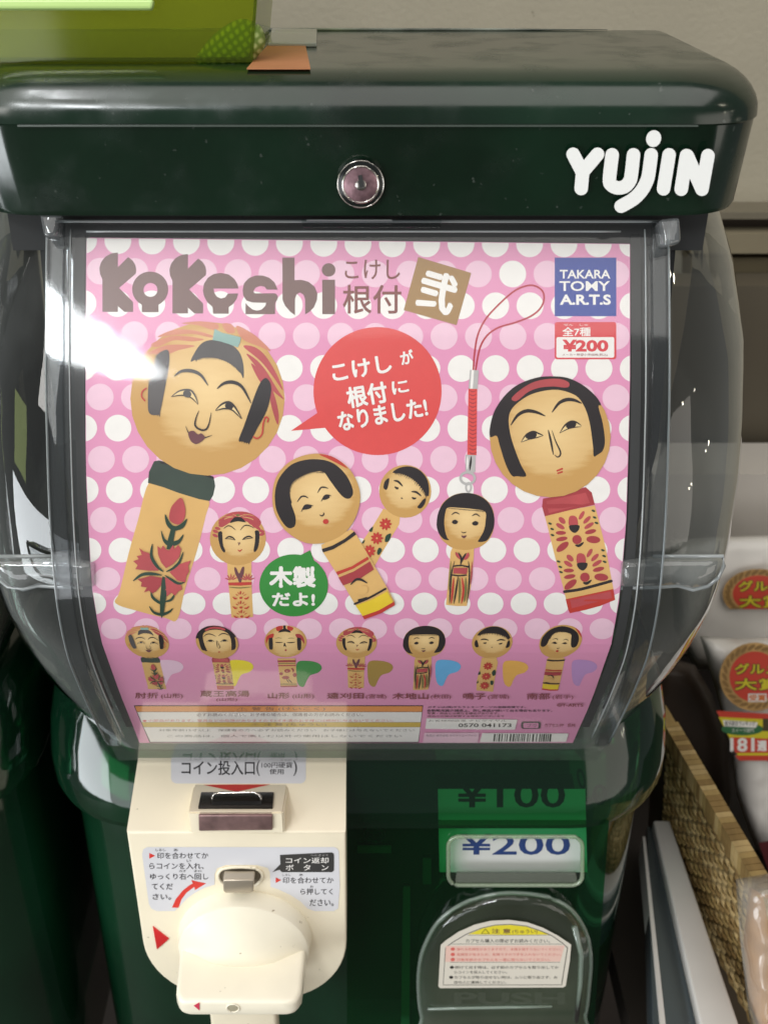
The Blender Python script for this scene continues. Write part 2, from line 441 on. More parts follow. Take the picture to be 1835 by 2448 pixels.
M['blue'] = ink('blue', '3A4C9C'); M['prc'] = ink('price_red', 'DA4A50'); M['silver'] = ink('silver', 'B9B6B4'); M['navy'] = ink('navy', '20407F')
M['orange'] = ink('orange', 'E9974E'); M['gyel'] = ink('gold_yellow', 'D9B84E'); M['gbrown'] = ink('name_brown', '8C3F45')

# ---------------------------------------------------------------- doll pictures (crop units -> picture units)
def doll(kind, crops, art):
    pass
def crop(ox, oy, s): return lambda x, y: (ox+x/s, oy+y/s)
def pr(l): return [(l[i], l[i+1]) for i in range(0, len(l), 2)]
def draw(art, ops, C):
    for op in ops:
        k, m = op[0], M[op[1]]
        if k == 'S': art.poly([C(*p) for p in catmull(pr(op[2]), 5)], m)
        elif k == 'P': art.poly([C(*p) for p in pr(op[2])], m)
        elif k == 'K': art.poly([C(*p) for p in stroke_poly(pr(op[2]), op[3])], m)
        elif k == 'L': art.poly([C(*p) for p in stroke_poly(pr(op[2]), op[3], False)], m)
        elif k == 'E':
            a = list(op[2])+[0]*(5-len(op[2])); art.poly([C(*p) for p in ell(*a[:5], n=28)], m)
        elif k == 'T':   # bristles: x0,y0,x1,y1,count,dx,dy,width
            if isinstance(op[2], list): q = catmull(pr(op[2]), 8, False); n, dx, dy, w = op[3:]
            else: x0, y0, x1, y1, n, dx, dy, w = op[2]; q = [(x0, y0), (x1, y1)]
            for i in range(n):
                t = (i+.5)/n*(len(q)-1); k0 = min(int(t), len(q)-2); t -= k0
                x = q[k0][0]*(1-t)+q[k0+1][0]*t; y = q[k0][1]*(1-t)+q[k0+1][1]*t; f = random.uniform(.6, 1.15)
                art.poly([C(x-w/2, y), C(x+w/2, y), C(x+dx*f, y+dy*f)], m)
def petals(col, cx, cy, n, a0, a1, r0, r1, w):
    out = []
    for i in range(n):
        a = math.radians(a0+(a1-a0)*i/(n-1))
        out.append(('K', col, [cx+r0*math.cos(a), cy+r0*math.sin(a), cx+r1*math.cos(a), cy+r1*math.sin(a)], w))
    return out
DOLLS = {}
c1 = crop(290, 750, 4.145); c2 = crop(260, 1080, 4.145)
DOLLS['A'] = dict(c=(496, 953), r=184, rot=15.8, parts=[
 (c2, [('S', 'woodb', [400, 305, 560, 350, 800, 440, 990, 485, 960, 640, 880, 960, 760, 1350, 680, 1660, 560, 1645, 300, 1580, 70, 1500, 110, 1380, 200, 1000, 290, 680]),
       ('P', 'band', [450, 95, 500, 85, 700, 140, 900, 200, 1040, 250, 1055, 340, 1035, 430, 1000, 488, 900, 470, 700, 410, 540, 350, 390, 308, 400, 200]),
       ('L', 'blk', [520, 105, 750, 160, 1030, 255], 22)]),
 (c1, [('E', 'wood', (855, 842, 764, 762))]),
 (c1, [('S', 'pale', [600, 95, 780, 75, 950, 100, 960, 150, 900, 160, 760, 115]), ('S', 'pale', [360, 230, 520, 160, 720, 165, 900, 215, 880, 235, 700, 200, 500, 215]),
       ('S', 'pale', [300, 300, 480, 225, 660, 225, 820, 255, 700, 275, 520, 265, 360, 330]), ('S', 'pale', [240, 400, 420, 320, 580, 305, 730, 320, 560, 365, 420, 420, 330, 400]),
       ('S', 'pale', [1000, 100, 1090, 105, 1130, 170, 1100, 195, 1040, 180]), ('S', 'pale', [1140, 120, 1290, 190, 1400, 280, 1480, 370, 1380, 330, 1200, 250]),
       ('S', 'rose', [1210, 325, 1320, 330, 1430, 420, 1540, 600, 1600, 760, 1500, 620, 1380, 470]), ('S', 'rose', [1240, 400, 1330, 450, 1430, 560, 1540, 740, 1610, 850, 1480, 740, 1360, 560]),
       ('S', 'rose', [1285, 495, 1370, 560, 1440, 660, 1380, 680]), ('S', 'rose', [1480, 720, 1530, 850, 1560, 1000, 1550, 1100, 1510, 1000, 1475, 850]),
       ('S', 'hairg', [690, 475, 720, 400, 790, 300, 880, 262, 1000, 270, 1110, 320, 1180, 400, 1212, 520, 1210, 640, 1170, 570, 1080, 495, 960, 445, 840, 435, 760, 445]),
       ('T', 'hairg', [735, 452, 760, 443, 840, 431, 960, 441, 1080, 490, 1170, 565, 1195, 600], 36, 8, 24, 13),
       ('P', 'teal', [925, 150, 1000, 190, 1090, 210, 1185, 235, 1178, 285, 1155, 335, 1060, 300, 980, 275, 905, 262, 915, 210]),
       ('S', 'hairg', [345, 420, 400, 375, 460, 360, 478, 420, 470, 540, 430, 760, 390, 960, 372, 1000, 280, 985, 265, 850, 280, 640, 330, 480]),
       ('T', 'hairg', (285, 960, 385, 985, 5, 8, 42, 24)),
       ('S', 'hair', [1395, 660, 1440, 640, 1480, 700, 1480, 800, 1440, 960, 1350, 1130, 1270, 1270, 1200, 1265, 1165, 1250, 1220, 1100, 1290, 900, 1350, 740]),
       ('T', 'blk', (1170, 1235, 1280, 1265, 5, -6, 34, 26)),
       ('K', 'hairg', [525, 620, 600, 570, 700, 568, 790, 610, 860, 710], 34), ('K', 'hair', [950, 742, 1020, 690, 1110, 680, 1200, 730, 1285, 885], 34),
       ('S', 'cream', [520, 812, 600, 765, 680, 760, 740, 830, 755, 890, 700, 840, 600, 808]), ('S', 'cream', [940, 950, 1020, 890, 1090, 885, 1150, 940, 1180, 1020, 1100, 955, 1000, 940]),
       ('K', 'hairg', [495, 825, 580, 765, 680, 757, 730, 810, 762, 895], 18), ('K', 'blk', [500, 822, 600, 808, 690, 830, 762, 900], 13), ('E', 'hairg', (655, 795, 42, 36, 20)),
       ('K', 'blk', [935, 955, 1000, 895, 1070, 878, 1130, 930, 1195, 1040], 22), ('K', 'blk', [935, 960, 1020, 940, 1100, 955, 1190, 1040], 15), ('E', 'blk', (1070, 915, 42, 34, 15)),
       ('K', 'blk', [770, 960, 740, 1040, 735, 1110, 790, 1150, 840, 1145, 870, 1090, 892, 980], 19),
       ('K', 'blk', [640, 1115, 680, 1200, 740, 1240, 820, 1230, 900, 1205], 14), ('S', 'plum', [665, 1180, 715, 1160, 760, 1195, 795, 1185, 830, 1225, 790, 1270, 740, 1290, 690, 1260]),
       ('L', 'red', [250, 740, 212, 770, 205, 820, 235, 862], 15), ('L', 'red', [1450, 1070, 1455, 1035, 1425, 1030, 1405, 1100, 1395, 1190, 1350, 1235, 1310, 1220], 15)]),
 (c2, [('S', 'rose', [720, 455, 760, 560, 750, 660, 690, 720, 610, 680, 605, 600, 640, 520]),
       ('S', 'grn', [560, 615, 610, 700, 660, 735, 720, 710, 778, 660, 750, 740, 690, 775, 620, 770, 570, 710]),
       ('P', 'grn', [615, 770, 665, 760, 650, 840, 625, 970, 575, 960, 590, 860]), ('S', 'grn', [520, 775, 560, 860, 610, 890, 590, 930, 540, 880]), ('S', 'grn', [740, 815, 690, 870, 630, 890, 620, 930, 690, 915, 730, 860]),
       ('P', 'rose', [485, 930, 520, 960, 540, 925, 570, 965, 600, 975, 640, 920, 650, 960, 690, 920, 720, 960, 700, 1040, 640, 1110, 570, 1150, 520, 1090, 490, 1010]),
       ('P', 'rose', [305, 950, 350, 985, 400, 1000, 440, 1060, 500, 1175, 400, 1175, 265, 1160, 290, 1120, 245, 1080, 300, 1060, 280, 1030, 330, 1020]),
       ('P', 'rose', [605, 1190, 680, 1120, 760, 1090, 815, 1075, 790, 1130, 800, 1180, 770, 1230, 760, 1290, 680, 1270]),
       ('P', 'dred', [290, 1260, 420, 1225, 530, 1245, 520, 1320, 470, 1380, 430, 1400, 400, 1370, 350, 1390, 380, 1340, 320, 1330, 330, 1290]),
       ('P', 'rose', [560, 1240, 640, 1270, 720, 1320, 730, 1360, 690, 1380, 660, 1420, 620, 1390, 580, 1430, 560, 1360]),
       ('K', 'grn', [435, 910, 425, 1030, 480, 1130, 545, 1185], 32), ('K', 'grn', [740, 990, 700, 1090, 640, 1150, 570, 1185], 26), ('K', 'grn', [245, 1275, 330, 1215, 430, 1205, 530, 1220], 32), ('K', 'grn', [560, 1220, 620, 1260, 690, 1300, 755, 1290], 26),
       ('P', 'grn', [535, 1230, 560, 1240, 575, 1400, 560, 1500, 545, 1600, 525, 1645, 510, 1590, 510, 1450]), ('K', 'grn', [420, 1385, 440, 1440, 510, 1490, 545, 1480], 28), ('K', 'grn', [650, 1410, 620, 1460, 560, 1480], 24),
       ('K', 'grn', [405, 1525, 450, 1585, 530, 1605, 600, 1580, 635, 1545], 28)])])
c4 = crop(1140, 880, 4.876); c5 = crop(1260, 1150, 6.908)
fl = []
for dx, dy in ((0, 0), (130, 620)):
    for p in ([570, 650, 70, 42, 45], [540, 745, 80, 36, 32], [550, 855, 85, 33, 0], [565, 955, 95, 36, -10], [578, 1085, 120, 55, -38], [893, 565, 80, 32, -60], [980, 640, 82, 34, -45], [1015, 735, 90, 34, -32], [1040, 835, 95, 36, -14], [1085, 965, 115, 60, 5]):
        fl.append(('E', 'rose' if p[1] < 800 else 'dred', (p[0]+dx, p[1]+dy, p[2], p[3], p[4])))
    fl += [('S', 'rose', [685+dx, 600+dy, 750+dx, 568+dy, 815+dx, 610+dy, 825+dx, 730+dy, 690+dx, 735+dy]), ('S', 'blk', [685+dx, 740+dy, 770+dx, 722+dy, 855+dx, 735+dy, 840+dx, 810+dy, 780+dx, 855+dy, 710+dx, 815+dy]),
           ('E', 'dred', (815+dx, 965+dy, 78, 76)), ('K', 'blk', [785+dx, 1055+dy, 850+dx, 1065+dy, 925+dx, 1010+dy], 45)]
for x, y in ((370, 700), (405, 790), (410, 890), (510, 1325), (540, 1415), (550, 1500), (1085, 490), (1105, 600), (1135, 690), (1240, 1140), (1260, 1235), (1270, 1330)):
    fl.append(('E', 'grn', (x, y, 32, 16, 20)))
DOLLS['B'] = dict(c=(1314, 1044), r=144, rot=-13.7, parts=[
 (c5, [('P', 'woodb', [280, 560, 1110, 400, 1190, 700, 1300, 1150, 1390, 1640, 1420, 1790, 635, 1950, 590, 1760, 440, 1200, 330, 750]),
       ('P', 'dred', [255, 290, 500, 250, 960, 100, 1060, 190, 1110, 390, 700, 480, 285, 582, 240, 420]),
       ('P', 'rose', [310, 330, 960, 190, 1030, 360, 350, 530]),
       ('P', 'red', [630, 1950, 1415, 1780, 1445, 1960, 1200, 2060, 940, 2130, 700, 2180, 670, 2120]), ('P', 'rose', [700, 1960, 1370, 1820, 1390, 1930, 730, 2100]),
       ('L', 'blk', [610, 1825, 900, 1780, 1380, 1650], 48)]+fl),
 (c4, [('E', 'wood', (848, 800, 704, 705))]),
 (c4, [('S', 'hair', [148, 800, 155, 650, 210, 480, 330, 310, 480, 190, 680, 115, 850, 97, 1050, 115, 1230, 200, 1380, 330, 1440, 430, 1410, 450, 1460, 640, 1485, 850, 1460, 960, 1400, 1010, 1355, 1025, 1345, 900, 1310, 650, 1260, 480, 1180, 350, 1080, 290, 940, 255, 780, 265, 620, 310, 490, 390, 400, 480, 365, 600, 390, 790, 450, 980, 510, 1130, 570, 1255, 470, 1260, 400, 1250, 330, 1120, 260, 900, 225, 790]),
       ('T', 'blk', (400, 1235, 560, 1245, 6, 12, 30, 26)), ('T', 'blk', (1360, 1000, 1460, 950, 5, -4, 34, 22)),
       ('S', 'rose', [400, 350, 500, 255, 640, 170, 800, 130, 960, 128, 1060, 165, 1065, 215, 1010, 228, 880, 215, 720, 230, 590, 280, 480, 370, 430, 385]),
       ('K', 'blk', [390, 665, 470, 550, 570, 500, 680, 512, 790, 558], 42), ('K', 'blk', [870, 515, 950, 410, 1040, 368, 1130, 375, 1215, 412], 42),
       ('S', 'cream', [515, 860, 570, 780, 650, 745, 760, 785, 660, 820]), ('S', 'cream', [960, 752, 1020, 670, 1110, 630, 1205, 675, 1100, 700]),
       ('S', 'blk', [560, 800, 620, 750, 680, 750, 690, 790, 650, 825, 600, 830]), ('S', 'blk', [1030, 670, 1090, 625, 1150, 640, 1130, 690, 1060, 705]),
       ('K', 'blk', [510, 862, 570, 775, 650, 740, 720, 765, 768, 785], 20), ('K', 'blk', [510, 865, 600, 830, 690, 810, 768, 785], 13),
       ('K', 'blk', [958, 757, 1020, 665, 1090, 622, 1150, 630, 1210, 670], 22), ('K', 'blk', [960, 757, 1050, 710, 1130, 690, 1210, 682], 13),
       ('K', 'blk', [825, 720, 855, 850, 885, 1010], 24), ('K', 'blk', [868, 725, 910, 850, 965, 970, 960, 1020, 930, 1035, 900, 1010], 18), ('L', 'red', [930, 1195, 988, 1172], 20), ('L', 'red', [938, 1225, 988, 1208], 18)])])
c7 = crop(490, 1210, 7.9)
togb = []
for cx, cy in ((678, 1725), (680, 1905), (695, 2075)):
    togb += petals('red', cx, cy-10, 5, -150, -30, 60, 115, 14)+[('K', 'red', [cx-155, cy-20, cx-110, cy+15, cx-70, cy+10], 28), ('K', 'red', [cx+150, cy-25, cx+110, cy+15, cx+60, cy+10], 28), ('E', 'red', (cx, cy, 28, 20)), ('K', 'red', [cx-8, cy-130, cx-8, cy-60], 24)]
DOLLS['D'] = dict(c=(569, 1287), r=66, rot=-2.7, parts=[
 (c7, [('P', 'woodb', [415, 1020, 875, 1020, 880, 1400, 885, 1600, 910, 2090, 700, 2112, 500, 2100, 465, 1700, 430, 1300])]),
 (c7, [('E', 'wood', (622, 610, 530, 508))]),
 (c7, [('S', 'rose', [470, 130, 620, 100, 800, 115, 960, 190, 1060, 300, 1000, 400, 900, 340, 780, 290, 700, 250, 560, 240, 440, 330, 300, 400, 260, 300, 350, 200]),
       ('K', 'wood', [540, 200, 400, 230, 280, 300], 14), ('K', 'wood', [700, 200, 860, 230, 1000, 310], 14), ('K', 'wood', [520, 150, 640, 190, 760, 150], 12), ('K', 'wood', [330, 200, 430, 200, 540, 180], 12), ('K', 'wood', [720, 170, 820, 160, 940, 190], 12),
       ('E', 'olive', (622, 170, 35, 22))]
      + [('E', 'rose', (x, y, 55, 28, a)) for x, y, a in ((375, 320, -15), (310, 355, -25), (240, 420, 15), (200, 475, 20), (195, 555, 25), (870, 320, 25), (930, 370, 35), (1000, 410, 30), (1070, 470, 20), (1075, 530, -15), (310, 260, -20), (960, 290, 30))]
      + [('S', 'hair', [470, 310, 550, 215, 620, 205, 690, 215, 770, 295, 740, 300, 620, 285, 540, 300]),
       ('S', 'hair', [250, 500, 320, 480, 330, 600, 345, 740, 385, 840, 355, 870, 300, 790, 260, 650]), ('S', 'hair', [945, 465, 1020, 475, 1025, 640, 1000, 780, 955, 855, 920, 840, 940, 700, 950, 560]),
       ('K', 'blk', [355, 425, 420, 375, 490, 380, 580, 450], 20), ('K', 'blk', [665, 455, 740, 370, 830, 365, 925, 415], 20),
       ('K', 'blk', [380, 615, 450, 575, 520, 590, 575, 640], 30), ('K', 'blk', [380, 618, 470, 615, 575, 640], 14), ('K', 'blk', [705, 630, 770, 585, 840, 570, 905, 600], 30), ('K', 'blk', [705, 632, 800, 612, 905, 600], 14),
       ('K', 'plum', [620, 680, 640, 700, 635, 740], 16), ('K', 'plum', [655, 675, 662, 700, 655, 715], 12), ('K', 'red', [620, 820, 660, 845, 700, 810], 24),
       ('S', 'plum', [555, 1160, 590, 1165, 645, 1270, 700, 1155, 740, 1150, 730, 1270, 690, 1400, 665, 1480, 620, 1370, 570, 1260]),
       ('P', 'red', [440, 1440, 885, 1430, 885, 1480, 670, 1497, 450, 1492]), ('K', 'olive', [450, 1525, 660, 1540, 885, 1520], 20)]
      + petals('rose', 500, 1400, 5, -160, -30, 20, 130, 22)+petals('rose', 805, 1400, 6, -160, -20, 20, 140, 26)+togb)])
c6 = crop(1020, 1160, 7.372)
DOLLS['E'] = dict(c=(1113, 1245), r=68, rot=6, parts=[
 (c6, [('P', 'woodb', [450, 1090, 830, 1100, 820, 1300, 770, 1800, 700, 2125, 520, 2125, 335, 2105, 380, 1600, 415, 1180])]),
 (c6, [('S', 'wood', [190, 640, 230, 400, 330, 260, 500, 160, 700, 135, 900, 170, 1060, 270, 1160, 430, 1185, 620, 1160, 820, 1080, 970, 960, 1070, 850, 1110, 680, 1140, 470, 1110, 330, 1020, 230, 900]),
       ('S', 'hair', [170, 680, 200, 480, 300, 300, 460, 180, 640, 137, 820, 150, 1000, 230, 1120, 360, 1180, 540, 1180, 720, 1120, 880, 1040, 980, 900, 995, 930, 930, 1000, 800, 1030, 640, 1025, 470, 860, 425, 600, 400, 370, 395, 320, 500, 305, 650, 320, 800, 355, 920, 390, 965, 300, 950, 230, 880, 190, 800]),
       ('T', 'blk', (380, 398, 1015, 452, 40, 0, 22, 16)),
       ('K', 'blk', [430, 520, 500, 478, 575, 510], 20), ('K', 'blk', [790, 540, 860, 505, 935, 550], 22), ('E', 'blk', (490, 645, 50, 38)), ('E', 'blk', (848, 672, 52, 36)), ('K', 'blk', [435, 655, 490, 610, 550, 650], 14), ('K', 'blk', [785, 670, 850, 635, 910, 665], 14),
       ('K', 'blk', [600, 815, 640, 835, 695, 820], 14), ('S', 'plum', [600, 880, 640, 890, 695, 882, 670, 920, 645, 930, 620, 915]),
       ('S', 'rose', [500, 1170, 560, 1220, 600, 1300, 560, 1290, 510, 1240]), ('S', 'rose', [720, 1180, 680, 1240, 640, 1300, 700, 1300, 745, 1230]),
       ('K', 'blk', [550, 1180, 600, 1280, 590, 1400], 34), ('K', 'blk', [690, 1190, 640, 1270, 590, 1380], 34),
       ('L', 'blk', [475, 1420, 600, 1410, 740, 1435], 26), ('P', 'rose', [470, 1450, 715, 1450, 700, 1560, 460, 1550]), ('L', 'blk', [440, 1575, 560, 1590, 690, 1578], 24),
       ('K', 'blk', [485, 1330, 430, 1550, 405, 1900, 395, 2080], 24), ('K', 'blk', [725, 1330, 745, 1500, 735, 1800, 700, 2060], 26), ('K', 'blk', [545, 1600, 510, 1850, 470, 2080], 30),
       ('K', 'red', [470, 1620, 450, 1850, 425, 2080], 36), ('K', 'olive', [570, 1620, 575, 1850, 560, 2070], 36), ('K', 'red', [615, 1620, 640, 1850, 605, 2080], 38), ('K', 'olive', [680, 1620, 680, 1850, 655, 2050], 40), ('K', 'rose', [790, 1340, 785, 1560, 765, 1740], 26), ('K', 'olive', [420, 1330, 400, 1600, 380, 1850], 22)])])
c3 = crop(640, 1080, 4.145)
DOLLS['F'] = dict(c=(967, 1175), r=63, rot=28, parts=[
 (c3, [('P', 'woodb', [1145, 560, 1310, 640, 1300, 720, 1220, 850, 1130, 1000, 1070, 1110, 1060, 1130, 880, 1010, 940, 880, 1050, 720])]),
 (c3, [('E', 'wood', (1360, 392, 258, 262))]),
 (c3, [('S', 'hair', [1235, 205, 1300, 160, 1400, 145, 1500, 180, 1570, 260, 1595, 350, 1590, 440, 1550, 400, 1480, 310, 1400, 250, 1310, 215]),
       ('T', 'blk', [1262, 202, 1310, 213, 1400, 248, 1480, 308, 1550, 398, 1575, 430], 24, -10, 30, 13),
       ('S', 'hair', [1160, 290, 1200, 262, 1195, 320, 1175, 375, 1145, 355]), ('S', 'hair', [1540, 470, 1565, 465, 1550, 520, 1515, 560, 1480, 550, 1500, 520]),
       ('K', 'blk', [1245, 285, 1290, 295, 1335, 342], 20), ('K', 'blk', [1420, 395, 1470, 400, 1520, 440], 20), ('K', 'blk', [1255, 345, 1280, 362, 1290, 352], 22), ('K', 'blk', [1425, 450, 1445, 462, 1470, 458], 20), ('K', 'blk', [1318, 455, 1335, 465], 12),
       ('S', 'grn', [1000, 780, 1040, 740, 1030, 790]), ('S', 'grn', [1160, 890, 1170, 830, 1220, 810, 1200, 880]), ('S', 'grn', [930, 900, 960, 870, 950, 905]), ('S', 'grn', [1080, 1000, 1100, 950, 1130, 970, 1100, 1020])]
      + [o for cx, cy in ((1165, 715), (1080, 855), (1005, 980)) for o in petals('red', cx, cy, 9, 0, 320, 12, 62, 26)+[('E', 'red', (cx, cy, 38, 38)), ('E', 'woodb', (cx, cy, 9, 9))]])])
DOLLS['G'] = dict(c=(757, 1191), r=105, rot=-29.2, parts=[
 (c3, [('P', 'woodb', [530, 920, 820, 765, 860, 790, 1000, 1030, 1180, 1340, 1255, 1480, 950, 1640, 860, 1500, 680, 1200, 540, 980])]),
 (c3, [('S', 'wood', [55, 560, 50, 380, 100, 220, 230, 90, 420, 22, 600, 35, 780, 140, 880, 290, 915, 450, 880, 620, 800, 760, 690, 850, 530, 905, 360, 895, 200, 800, 110, 690]),
       ('S', 'red', [510, 25, 620, 40, 720, 95, 790, 165, 700, 120, 600, 70]),
       ('S', 'hair', [75, 520, 75, 380, 120, 250, 230, 130, 380, 78, 540, 78, 660, 120, 760, 210, 820, 310, 845, 400, 820, 455, 770, 460, 710, 410, 620, 290, 550, 200, 450, 200, 340, 240, 250, 300, 215, 400, 235, 520, 275, 640, 270, 730, 210, 755, 150, 700, 100, 610]),
       ('T', 'hair', [550, 198, 450, 198, 340, 238, 250, 298, 214, 400, 232, 500], 38, 10, 22, 13),
       ('K', 'blk', [292, 495, 330, 445, 370, 440, 402, 458], 15), ('K', 'blk', [493, 405, 525, 355, 560, 350, 600, 362], 15),
       ('S', 'blk', [345, 570, 370, 530, 410, 522, 435, 545, 400, 565]), ('K', 'blk', [332, 592, 365, 535, 400, 525, 450, 535], 16), ('S', 'blk', [545, 470, 570, 435, 600, 428, 612, 450, 580, 470]), ('K', 'blk', [528, 492, 560, 440, 590, 428, 628, 435], 16),
       ('K', 'blk', [512, 620, 535, 632, 555, 615, 550, 598], 13), ('E', 'red', (574, 688, 28, 25)),
       ('P', 'blk', [535, 960, 640, 925, 760, 860, 855, 785, 875, 815, 770, 890, 650, 960, 548, 992]),
       ('P', 'red', [675, 1185, 830, 1130, 985, 1035, 1000, 1060, 850, 1150, 690, 1215]), ('P', 'dred', [700, 1240, 850, 1180, 1010, 1080, 1050, 1160, 900, 1260, 745, 1318]),
       ('K', 'blk', [820, 1310, 870, 1262, 920, 1260, 985, 1295], 26), ('L', 'blk', [860, 1498, 1000, 1440, 1165, 1350], 20), ('P', 'blk', [890, 1455, 980, 1430, 985, 1460, 895, 1480]),
       ('E', 'woodb', (935, 1365, 60, 45, -20)), ('P', 'yel', [870, 1515, 1040, 1450, 1180, 1375, 1240, 1480, 1100, 1560, 940, 1620]), ('P', 'red', [935, 1618, 1100, 1560, 1250, 1475, 1258, 1510, 1120, 1590, 955, 1650])])])
c8 = crop(620, 1480, 12.29)
DOLLS['Y'] = dict(c=(682, 1536), r=50, rot=0, parts=[
 (c8, [('P', 'woodb', [530, 1150, 1060, 1150, 1080, 1500, 1110, 1960, 620, 1960, 580, 1600]),
       ('E', 'wood', (770, 650, 620, 470))]),
 (c8, [('S', 'red', [490, 240, 580, 200, 680, 200, 680, 280, 560, 350, 500, 320]), ('S', 'red', [830, 200, 930, 220, 1000, 260, 960, 330, 900, 340, 820, 280]), ('S', 'hair', [560, 390, 620, 310, 700, 280, 700, 190, 770, 190, 780, 270, 870, 320, 920, 390, 740, 365]),
       ('S', 'red', [200, 720, 200, 540, 280, 460, 420, 420, 400, 540, 270, 580]), ('S', 'dred', [1060, 440, 1200, 440, 1300, 560, 1320, 720, 1240, 620, 1100, 540]),
       ('S', 'blk', [275, 580, 330, 545, 385, 560, 395, 850, 340, 890, 290, 850]), ('S', 'blk', [1105, 560, 1160, 545, 1220, 580, 1225, 850, 1170, 910, 1120, 860]),
       ('K', 'olive', [465, 565, 560, 545, 660, 562], 18), ('K', 'olive', [835, 565, 930, 550, 1025, 562], 18), ('K', 'blk', [465, 675, 550, 680, 690, 680], 28), ('K', 'blk', [800, 685, 930, 685, 1050, 670], 30),
       ('P', 'blk', [725, 690, 745, 690, 795, 815, 745, 780, 705, 805]), ('E', 'dred', (775, 905, 30, 28)),
       ('P', 'dred', [530, 1205, 1065, 1195, 1065, 1255, 540, 1265]), ('P', 'rose', [540, 1345, 1070, 1335, 1070, 1370, 545, 1380]), ('P', 'olive', [550, 1290, 1060, 1280, 1060, 1300, 550, 1308]),
       ('P', 'dred', [615, 1950, 1110, 1940, 1110, 1985, 630, 1990]), ('P', 'olive', [620, 1890, 1095, 1890, 1095, 1912, 620, 1912]),
       ('E', 'dred', (820, 1515, 90, 55)), ('E', 'dred', (640, 1595, 55, 45)), ('E', 'dred', (1040, 1630, 60, 60)), ('E', 'dred', (770, 1710, 110, 50)), ('K', 'dred', [930, 1430, 990, 1480, 990, 1560], 50),
       ('K', 'blk', [790, 1750, 870, 1860], 22), ('K', 'blk', [850, 1750, 960, 1870], 26), ('E', 'woodb', (810, 1520, 14, 12))])])
def put_doll(kind, name, parent, base, target=None, **k):
    D = DOLLS[kind]
    if target is None:
        a = Art(CARD, base, frame=(D['c'][0], D['c'][1], D['r'], D['r']))
        for C, ops in D['parts']: draw(a, ops, C)
    else:
        cx, cy, rx, ry, rot = target
        c, s = math.cos(math.radians(-D['rot'])), math.sin(math.radians(-D['rot']))
        def xf(x, y):
            dx, dy = (x-D['c'][0])/D['r'], (y-D['c'][1])/D['r']
            lx, ly = c*dx-s*dy, s*dx+c*dy
            if kind == 'Y': lx, ly = dx, dy
            sh = math.tan(math.radians(-rot))
            return cx+(lx+ly*sh)*rx, cy+ly*ry
        a = Art(CARD, base, xf=xf, frame=(cx, cy, rx, ry))
        for C, ops in D['parts']: draw(a, ops, C)
    return a.build(name, parent, **k)
# ================================================================ MACHINE
def machine_shell(root, X0=0.0, detail=True):
    pass
GREEN = mat('dark_green_gloss_plastic', (.003, .024, .010), .08, 0, .5, coat=.8, var=.5, scale=9, rvar=.12)
LIDM = mat('lid_dark_green_plastic', (.004, .0165, .008), .17, 0, .75, coat=.1, var=.5, scale=14, rvar=.16, speck=('3A423C', 260, .70))
TINT = clear('tinted_green_plastic', (.09, .38, .18), .05, (.03, .22, .10), .07, 1.5, gain=1.7, wav=.3, edge=.2)
CLEAR = clear('clear_plastic', (.86, .89, .88), .02, (.55, .58, .56), .02, 1.5, gain=2.0, smear=.05, wav=.35, edge=.75)
DOOR = clear('clear_door_plastic', (.99, .99, .99), .012, (.6, .62, .62), .065, 1.5, gain=1.75, wav=.05, dull=.32)
RIB = clear('clear_rib_plastic', (.74, .76, .77), .015, (.4, .42, .42), .05, 1.5, gain=1.25, wav=.3)
CREAM = mat('cream_plastic', 'EDE2C9', .36, 0, .4, var=.04, scale=30, bump=.04, rvar=.2, speck=('B9AE93', 190, .715))
DARK = mat('dark_interior', (.030, .031, .031), .7, 0, .3)
CHROME = mat('chrome', (.62, .58, .53), .16, 1, .5, bump=.02)
MAUVE = mat('worn_metal', '8E7270', .3, .5, .5, var=.25, scale=150, bump=.05)

def sup(ax, e, n):  # quarter superellipse angles helper
    pass
def ring_plan(hw, yf, yb, rx, ry, n=14, X0=0, e=2.0):
    """plan outline from back left round the front to back right"""
    pts = [(-hw, yb)]
    for i in range(n+1):
        t = math.pi/2*i/n
        pts.append((-hw+rx*(1-math.cos(t)**(2/e)), yf+ry*(1-math.sin(t)**(2/e))))
    m = 8
    for i in range(1, m): pts.append((-(hw-rx)+2*(hw-rx)*i/m, yf))
    for i in range(n, -1, -1):
        t = math.pi/2*i/n
        pts.append((hw-rx*(1-math.cos(t)**(2/e)), yf+ry*(1-math.sin(t)**(2/e))))
    pts.append((hw, yb))
    return pts
def loft(name, rows, m, parent, X0=0, close_top=False, close_bot=False, back=False, **k):
    V, Fc = [], []
    for pts, z in rows:
        V += [(x+X0, y, z if not callable(z) else z(x, y)) for x, y in pts]
    n = len(rows[0][0])
    for r in range(len(rows)-1):
        for i in range(n-1+(1 if back else 0)):
            j = (i+1) % n
            Fc.append((r*n+i, r*n+j, (r+1)*n+j, (r+1)*n+i))
    if close_top: Fc.append(tuple(range(n)))
    if close_bot: Fc.append(tuple((len(rows)-1)*n+i for i in range(n))[::-1])
    o = mesh_obj(name, V, Fc, m, parent, **k)
    b = bmesh.new(); b.from_mesh(o.data); bmesh.ops.recalc_face_normals(b, faces=b.faces); b.to_mesh(o.data); b.free()
    smooth_angle(o, 40)
    return o
DOMEW = [(480, .1345), (530, .1385), (700, .1455), (900, .1500), (1100, .1505), (1250, .1500), (1350, .1490), (1450, .1485), (1550, .1480), (1640, .1470), (1700, .1440), (1750, .1385), (1780, .1315), (1800, .1215), (1815, .110)]
def interp(T, x):
    if x <= T[0][0]: return T[0][1]
    for (a, b), (c, d) in zip(T, T[1:]):
        if x <= c:
            t = (x-a)/(c-a); return b+(d-b)*t
    return T[-1][1]
